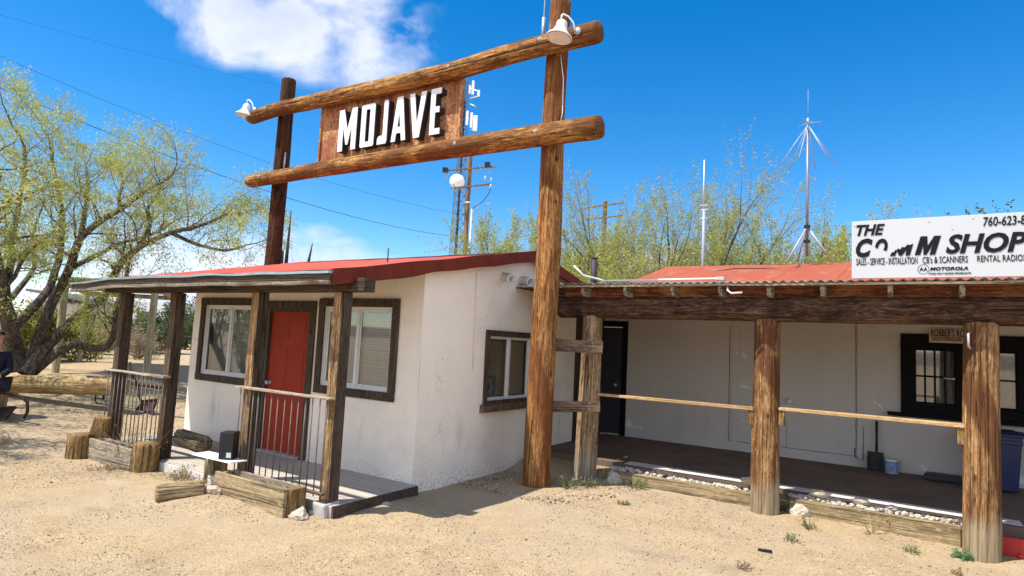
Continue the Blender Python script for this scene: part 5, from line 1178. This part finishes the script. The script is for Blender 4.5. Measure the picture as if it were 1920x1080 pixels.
for dx in (-.5, .5):
    MB().tube([p+r_*dx+Vector((0, 0, z-p.z)), p+r_*dx+Vector((0, 0, z-p.z+.8))], .05, 6).build('leg', 'rusty_iron', bnk)
MB().tube([p-r_*.9+Vector((0, 0, z-p.z+.75)), p+r_*.9+Vector((0, 0, z-p.z+.75))], .09, 6).build('seat', 'rusty_iron', bnk)
# old ploughs
def plough(c, s_, ang, label):
    o = thing('plough', tuple(c), label, 'plough', 'rusty old ploughs on display'); Mx = Matrix.Translation(c) @ Matrix.Rotation(ang, 4, 'Z') @ Matrix.Scale(s_, 4)
    T = lambda *p: Mx @ Vector(p)
    MB().tube([T(-1.1, 0, .62), T(-.5, 0, .60), T(.1, 0, .52), T(.45, 0, .50)], .035*s_, 8).build('beam', 'rusty_iron', o, True)
    MB().tube([T(.1, 0, .52), T(.55, 0, .50), T(.82, 0, .38), T(.85, 0, .18), T(.78, 0, .05)], .03*s_, 8).build('curved_tine', 'rusty_iron', o, True)
    MB().tube([T(0, .02, .5), T(-.18, .02, .78), T(-.22, .02, .98)], .022*s_, 6).build('handle', 'rusty_iron', o, True)
    MB().tube([T(-.22, .02, .96), T(.1, -.15, .55)], .02*s_, 6).build('handle', 'rusty_iron', o, True)
    MB().tube([T(.0, 0, .5), T(.12, 0, .2), T(.3, .02, .02)], .028*s_, 6).build('shank', 'rusty_iron', o, True)
    sh_ = MB(); sh_.add([T(.05, -.05, .02), T(.45, -.12, .03), T(.40, .10, .26), T(.10, .06, .22), T(.05, 0, -.0), T(.45, -.06, .01), T(.42, .13, .24), T(.12, .09, .2)], [(0, 1, 2, 3), (7, 6, 5, 4), (0, 1, 5, 4), (1, 2, 6, 5), (2, 3, 7, 6), (3, 0, 4, 7)]); sh_.build('share', 'rusty_iron', o)
    wr = .17*s_; W_ = MB(); Mw = Mx @ Matrix.Translation((-.75, .08, .2)) @ Matrix.Rotation(R(90), 4, 'X')
    W_.tube([Mw @ Vector((math.cos(a)*.19, math.sin(a)*.19, 0)) for a in [2*math.pi*i/20 for i in range(21)]], .014*s_, 6, False)
    for i in range(6): W_.tube([Mw @ Vector((0, 0, 0)), Mw @ Vector((math.cos(i*1.047)*.18, math.sin(i*1.047)*.18, 0))], .008*s_, 5)
    W_.build('wheel', 'rusty_iron', o, True); MB().tube([T(-.75, .06, .2), T(-.7, .0, .6)], .02*s_, 6).build('wheel_arm', 'rusty_iron', o, True)
p = onground(235, 758); plough(Vector((p.x+.15, p.y+.1, gz(p.x, p.y))), .92, R(28), 'rusty plough with a curved tine beyond the porch railing')
p = onground(-12, 768); plough(Vector((p.x, p.y, gz(p.x, p.y))), .8, R(20), 'rusty plough at the feet of the seated person')
# seated person at the edge of the picture
pp = onground(-6, 775); PX = Vector((pp.x-.15-.15, pp.y+.1-.09, gz(pp.x, pp.y)))
per = thing('person', tuple(PX), 'seated person in a dark jacket and glasses next to the rusty plough', 'person')
fd = Vector((.80, -.60, 0)).normalized(); rd = Vector((fd.y, -fd.x, 0))
def Pp(f, s_, z): return PX+fd*f+rd*s_+Vector((0, 0, z))
def skin(name, verts, edges, radii, mat, root=0, parent=per):
    me = bpy.data.meshes.new(name); me.from_pydata([tuple(v) for v in verts], edges, []); o = bpy.data.objects.new(name, me); COL.objects.link(o)
    md = o.modifiers.new('skin', 'SKIN'); sv = me.skin_vertices[0].data if me.skin_vertices else None
    if sv is None:
        bm = bmesh.new(); bm.from_mesh(me); bm.verts.layers.skin.verify(); bm.to_mesh(me); bm.free(); sv = me.skin_vertices[0].data
    for i, r in enumerate(radii): sv[i].radius = (r, r) if isinstance(r, (int, float)) else r; sv[i].use_root = (i == root)
    md.use_smooth_shade = True; sd2 = o.modifiers.new('sub', 'SUBSURF'); sd2.levels = 2; sd2.render_levels = 2; me.materials.append(MT[mat]); o.parent = parent; o.matrix_basis = world_of(parent).inverted()
    return o
def human(sd_):
    V = [Pp(0, 0, .52), Pp(.02, 0, .72), Pp(.04, 0, .92), Pp(.05, 0, 1.06), Pp(.07, 0, 1.14)]
    E = [(0, 1), (1, 2), (2, 3), (3, 4)]; Rr = [.14, .135, .155, .10, .05]
    for s_ in (-1, 1):
        k = len(V); V += [Pp(.05, s_*.17, 1.0), Pp(.10, s_*.23, .76), Pp(.32, s_*.16, .66), Pp(.40, s_*.14, .66)]; E += [(2, k), (k, k+1), (k+1, k+2), (k+2, k+3)]; Rr += [.065, .05, .038, .032]
        k = len(V); V += [Pp(.06, s_*.10, .50), Pp(.42, s_*.13, .55), Pp(.40, s_*.13, .30), Pp(.36, s_*.13, .08), Pp(.50, s_*.14, .05)]; E += [(0, k), (k, k+1), (k+1, k+2), (k+2, k+3), (k+3, k+4)]; Rr += [.09, .068, .055, .04, .04]
    return V, E, Rr
V, E_, Rr = human(1)
# body: torso, neck, head, hands in one surface
Vb = list(V)+[Pp(.085, 0, 1.20), Pp(.10, 0, 1.29), Pp(.10, 0, 1.37)]; Eb = list(E_)+[(4, len(V)), (len(V), len(V)+1), (len(V)+1, len(V)+2)]; Rb = [r*.9 if isinstance(r, float) else r for r in Rr]+[.075, .092, .075]
for s_, kk in ((-1, 8), (1, 17)):
    hb_ = V[kk]
    for j, (dx, ln) in enumerate(((-.03, .075), (-.01, .085), (.01, .08), (.03, .065))):
        k = len(Vb); b_ = hb_+fd*.045+rd*dx; Vb += [b_, b_+fd*ln*.5+Vector((0, 0, -.012)), b_+fd*ln*.85+Vector((0, 0, -.04))]; Eb += [(kk, k), (k, k+1), (k+1, k+2)]; Rb += [.011, .009, .008]
    k = len(Vb); Vb += [hb_+rd*(-s_*.035)+fd*.02, hb_+rd*(-s_*.06)+fd*.05]; Eb += [(kk, k), (k, k+1)]; Rb += [.012, .009]
skin('body', Vb, Eb, Rb, 'skin')
jk = [0, 1, 2, 3]+[5, 6, 7]+[14, 15, 16]; mp_ = {v: i for i, v in enumerate(jk)}
skin('jacket', [V[i] for i in jk], [(mp_[a], mp_[b]) for a, b in E_ if a in mp_ and b in mp_], [Rr[i]*1.13 for i in jk], 'jacket')
tk = [0]+[9, 10, 11, 12]+[18, 19, 20, 21]; mp_ = {v: i for i, v in enumerate(tk)}
skin('trousers', [V[i] for i in tk], [(mp_[a], mp_[b]) for a, b in E_ if a in mp_ and b in mp_], [Rr[i]*1.15 for i in tk], 'jeans')
for s_ in (-1, 1): MB().box((-.05, -.045, 0), (.20, .045, .09), 0, .006, Matrix.Translation(Pp(.34, s_*.13, .0)) @ Matrix.Rotation(math.atan2(fd.y, fd.x), 4, 'Z')).build('shoe', 'black', per, bevel=.03)
hd_c = Pp(.105, 0, 1.31)
nsm = MB().rock(hd_c+fd*.092+Vector((0, 0, -.01)), .018, (1, 1, 1.5), 3, 2); nsm.build('nose', 'skin', per, True)
for s_ in (-1, 1): MB().rock(hd_c+rd*s_*.088, .022, (.6, .6, 1.3), 3, 2).build('ear', 'skin', per, True)
MB().rock(hd_c+fd*.085+Vector((0, 0, -.05)), .02, (.7, 1.4, .35), 3, 2).build('mouth', 'stone_pink', per, True)
gsm = MB()
for s_ in (-1, 1): gsm.tube([hd_c+fd*.10+rd*(s_*.035+.026*math.cos(a))+Vector((0, 0, .022+.02*math.sin(a))) for a in [i*math.pi/6 for i in range(13)]], .004, 5, False); gsm.tube([hd_c+fd*.10+rd*s_*.06+Vector((0, 0, .025)), hd_c+rd*s_*.092+Vector((0, 0, .02))], .004, 5)
gsm.build('glasses', 'black', per)
hm = MB(); bm = bmesh.new(); bmesh.ops.create_icosphere(bm, subdivisions=3, radius=.104)
vs = [v.co.copy() for v in bm.verts]; fs = [[w.index for w in f.verts] for f in bm.faces if all((w.co.z > .03 or w.co.dot(Vector((fd.x, fd.y, 0))) < -.02) and w.co.z > -.06 for w in f.verts)]; bm.free()
hm.add([hd_c+Vector((v.x, v.y, v.z*1.12+.012)) for v in vs], fs); hm.build('hair', 'hair', per, True)
st = MB().box((-.16, -.16, 0), (.16, .16, .40), 0, .01, Matrix.Translation(PX+fd*-.02)); tag(st.build('crate_seat', 'log_grey', bevel=.01), 'wooden block under the seated person', 'block')

# ------------------------------------------------------------------ masts, poles, wires
UD = 43
def vline(px, py, D, ztop, zbot=0): p = at(px, py, D); return Vector((p.x, p.y, ztop)), Vector((p.x, p.y, zbot))
up = thing('utility_pole', tuple(vline(872, 470, UD, 0)[0]), 'brown wooden utility pole with two crossarms seen under the MOJAVE sign', 'utility pole')
pt = at(884, 292, UD); base = at(872, 470, UD)
pcx, pcy = base.x, base.y
log('pole', (pcx, pcy, 0), (pcx, pcy, at(884, 270, UD).z), .17, .14, 'utility', up, 20, 3, depth=.004, bev=.02)
def arm(name, pa_, pb_, D, parent, r=.07, mat='utility'):
    a_, b_ = at(*pa_, D), at(*pb_, D); return MB().tube([a_, b_], r, 4).build(name, mat, parent)
arm('crossarm', (832, 320), (931, 312), UD-.25, up); arm('crossarm', (846, 353), (921, 345), UD-.25, up)
for (a_, b_) in (((858, 319), (872, 333)), ((902, 316), (887, 331)), ((862, 353), (873, 364)), ((905, 348), (884, 363))): arm('brace', a_, b_, UD-.2, up, .02, 'galv')
for (x, y, w, h) in ((835, 319, .36, .33), (914, 309, .40, .30)):
    p = at(x, y, UD-.4); MB().box((-w/2, -.2, -h/2), (w/2, .2, h/2), 0, .02, Matrix.Translation(p) @ Matrix.Rotation(YAW, 4, 'Z')).build('cutout_box', 'black', up, bevel=.02)
for (x, y) in ((838, 330), (918, 322), (910, 334), (921, 337), (920, 349), (850, 350)):
    p = at(x, y, UD-.4); MB().lathe([(0, -.16), (.05, -.16), (.09, -.1), (.05, -.06), (.09, 0), (.05, .05), (.06, .14), (0, .16)], Matrix.Translation(p), 10).build('insulator', 'galv', up, True)
MB().lathe([(.19, -.06), (.19, .06)], Matrix.Translation(at(877, 380, UD)), 18).build('band', 'white_enamel', up, True)
P = [at(*q, UD-.3) for q in ((921, 350), (917, 362), (905, 378), (893, 386), (886, 391))]; MB().tube(P, .03, 6).build('cable', 'black', up, True)
a_ = at(885, 392, UD-.1); MB().tube([Vector((a_.x, a_.y, a_.z)), Vector((a_.x, a_.y, 0))], .075, 8).build('conduit', 'galv', up, True)
u2 = thing('utility_pole', tuple(vline(1134, 480, 46, 0)[0]), 'second utility pole half hidden in the sparse tree branches', 'utility pole')
p = at(1134, 400, 46); log('pole', (p.x, p.y, 0), (p.x, p.y, at(1134, 377, 46).z), .18, .16, 'utility', u2, 18, 5, depth=.004, bev=.02)
arm('crossarm', (1098, 390), (1170, 380), 45.7, u2); arm('crossarm', (1097, 412), (1168, 404), 45.7, u2)
# lattice tower
TDD = 84
tw_ = thing('lattice_tower', tuple(vline(853, 470, TDD, 0)[0]), 'tall grey lattice radio tower with panel antennas behind the sign', 'tower')
tb = at(855, 470, TDD); zt_ = at(884, 150, TDD).z
def tri(z):
    h = z/zt_; w = 1.15*(1-h)+.38
    return [Vector((tb.x+math.cos(a)*w, tb.y+math.sin(a)*w, z)) for a in (.3, .3+2.094, .3+4.189)]
lt = MB(); bays = 30; prev = tri(0)
for i in range(1, bays+1):
    cur = tri(zt_*i/bays)
    for j in range(3):
        lt.tube([prev[j], cur[j]], .085, 4, False); lt.tube([prev[j], cur[(j+1) % 3]], .035, 3, False); lt.tube([prev[(j+1) % 3], cur[j]], .035, 3, False); lt.tube([cur[j], cur[(j+1) % 3]], .035, 3, False)
    prev = cur
lt.build('lattice', plain('tower_steel', (.16, .18, .21), .5, .4, .4), tw_)
MB().tube([Vector((tb.x, tb.y, 0)), Vector((tb.x, tb.y, zt_*.92))], .16, 6).build('feeder_cables', plain('feeder_black', (.03, .04, .06), .6, .3), tw_)
for (x, y0_, y1_, w) in ((887, 151, 178, .17), (897.5, 169, 181, .17), (876, 208, 235, .17), (884, 211, 240, .17), (891, 216, 246, .30), (881, 160, 176, .13)):
    c = at(x, (y0_+y1_)/2, TDD-1.2); hh = (y1_-y0_)*TDD/F*.5; MB().box((-w, -.15, -hh), (w, .15, hh), 0, 0, Matrix.Translation(c) @ Matrix.Rotation(YAW, 4, 'Z')).build('panel_antenna', 'white_enamel', tw_, bevel=.04)
for (x, y, x2, y2) in ((872, 185, 900, 180), (873, 245, 893, 238), (873, 165, 898, 172), (873, 222, 892, 226), (873, 195, 893, 200)): MB().tube([at(x+8, y, TDD), at(x2, y2, TDD-1)], .09, 5).build('mount_arm', 'galv', tw_)
dc = at(857, 340, TDD-1.8); MB().lathe([(0, .25), (.45, .22), (.8, .12), (1.0, -.02), (1.0, -.12), (.0, -.12)], Matrix.Translation(dc) @ (-fw).to_track_quat('Z', 'Y').to_matrix().to_4x4(), 32).build('dish', 'white_enamel', tw_, True)
# antennas on the roofs
wa_ = thing('stick_antenna', tuple(at(1319, 490, 15.2)), 'thin white stick antenna on a grey pipe behind the orange roof', 'antenna')
a_ = at(1319, 440, 15.6); zz = lambda px, py, D: at(px, py, D).z
MB().tube([Vector((a_.x, a_.y, 2.8)), Vector((a_.x, a_.y, zz(1319, 392, 15.6)))], .038, 10).build('mast', plain('blue_grey_pipe', (.30, .34, .42), .5, .4), wa_, True)
MB().tube([Vector((a_.x-.02, a_.y, zz(1318, 392, 15.6))), Vector((a_.x-.02, a_.y, zz(1316, 300, 15.6)))], .016, 8).build('rod', 'sash', wa_, True)
for y_ in (386, 394, 410): MB().tube([Vector((a_.x-.10, a_.y, zz(1318, y_, 15.6))), Vector((a_.x+.10, a_.y, zz(1318, y_, 15.6)))], .022, 6).build('clamp', 'galv', wa_)
AD = 13.6
dn = thing('discone_antenna', tuple(at(1513, 492, AD)), 'tall discone antenna with drooping rods on a tripod on the orange roof', 'antenna')
ms_ = at(1513, 470, AD); Zt = zz(1517, 234, AD); V3 = lambda dx, dy, z: Vector((ms_.x+dx, ms_.y+dy, z))
MB().tube([V3(0, 0, zz(1513, 480, AD)), V3(0, 0, Zt)], .028, 10).build('mast', plain('mast_steel', (.22, .25, .33), .4, .5, .4), dn, True)
for i in range(6):
    a = i*1.047+.35; MB().tube([V3(0, 0, Zt), V3(math.cos(a)*.52, math.sin(a)*.52, Zt-.82)], .008, 6).build('cone_rod', 'galv', dn, True)
    if i % 2 == 0: MB().tube([V3(0, 0, Zt+.05), V3(math.cos(a)*.26, math.sin(a)*.26, Zt+.05)], .006, 5).build('disc_rod', 'galv', dn, True)
MB().tube([V3(0, 0, Zt), V3(0, 0, Zt+.14)], .024, 8).build('hub', 'galv', dn, True); MB().tube([V3(0, 0, Zt+.1), V3(0, 0, Zt+.75)], .003, 5).build('whip', 'galv', dn, True)
zk = zz(1513, 425, AD)
for a in (.15, 2.1, 4.0, ): MB().tube([V3(0, 0, zk), V3(math.cos(a)*.46, math.sin(a)*.46, 3.66 if a > 3 or a < 1 else 3.74)], .020, 8).build('leg', 'galv', dn, True)
for z_ in (zk, zk-.30): MB().lathe([(.03, -.03), (.06, -.03), (.06, .03), (.03, .03)], Matrix.Translation((ms_.x, ms_.y, z_)), 12).build('collar', 'black', dn)
vp = MB(); a_ = at(1114, 500, 12.6); vp.tube([Vector((a_.x, a_.y, 2.6)), Vector((a_.x, a_.y, zz(1115, 483, 12.6)))], .062, 14); vp.lathe([(.07, -.02), (.075, 0), (.07, .01)], Matrix.Translation((a_.x, a_.y, zz(1115, 483, 12.6)-.01)), 14)
tag(vp.build('flue_pipe', plain('flue_dark', (.05, .035, .04), .6, .3), smooth=True), 'short dark flue pipe rising behind the corrugated eave', 'flue pipe')
sa = thing('scanner_antenna', tuple(at(728, 484, 8.4)), 'tiny crossed rod antenna on the red roof ridge', 'antenna'); c = at(727, 484, 8.2); c1 = at(728.5, 465, 8.2)
MB().tube([c-Vector((0, 0, .1)), c1], .008, 6).build('mast', 'black', sa, True); MB().tube([c1, c1+Vector((0, 0, .22))], .0025, 4).build('whip', 'galv', sa)
for dx, dy, dz in ((-.13, 0, .07), (.16, .02, -.10), (.02, .12, -.06), (-.04, -.1, .02)): MB().tube([c1, c1+Vector((dx, dy, dz))], .0022, 4).build('rod', 'galv', sa)
for (px, pt_, pb_, D, r, lab) in ((536, 395, 496, 14, .045, 'tall tapering dark pole leaning behind the red roof ridge'), (576, 456, 494, 16, .045, 'shorter dark spike pole behind the red roof ridge'), (528, 470, 495, 14, .04, 'stubby dark post by the tall tapering pole')):
    a_, b_ = at(px-1, pb_+12, D), at(px+10, pt_, D) if pt_ != 470 else at(px+1, pt_, D)
    tag(MB().tube([Vector((a_.x, a_.y, 0)), a_, b_], [r*1.1, r, r*.25 if pt_ != 470 else r], 10).build('pole', 'rusty_iron', smooth=True), lab, 'pole')
def wire(P0, P1, sag, r, label):
    P0, P1 = Vector(P0), Vector(P1); n = 40; pts = [P0.lerp(P1, i/n)-Vector((0, 0, sag*4*(i/n)*(1-i/n))) for i in range(n+1)]
    tag(MB().tube(pts, r, 5).build('overhead_wire', 'black', smooth=True), label, 'wire', 'overhead wires')
wire(at(-160, 95, 24), at(880, 446, UD), 1.0, .013, 'thicker dark overhead wire running from the mesquite to the utility pole')
wire(at(-100, 60, 34), at(872, 404, UD), 0.9, .008, 'thin overhead wire between the thick wire and the lower crossbeam')
wire(at(-100, 0, 26), at(900, 215, UD+10), 0.8, .004, 'faint overhead wire crossing the large white cloud')

# light settings for the tracer
sc.render.engine = 'CYCLES'
sc.cycles.max_bounces = 7; sc.cycles.transparent_max_bounces = 16
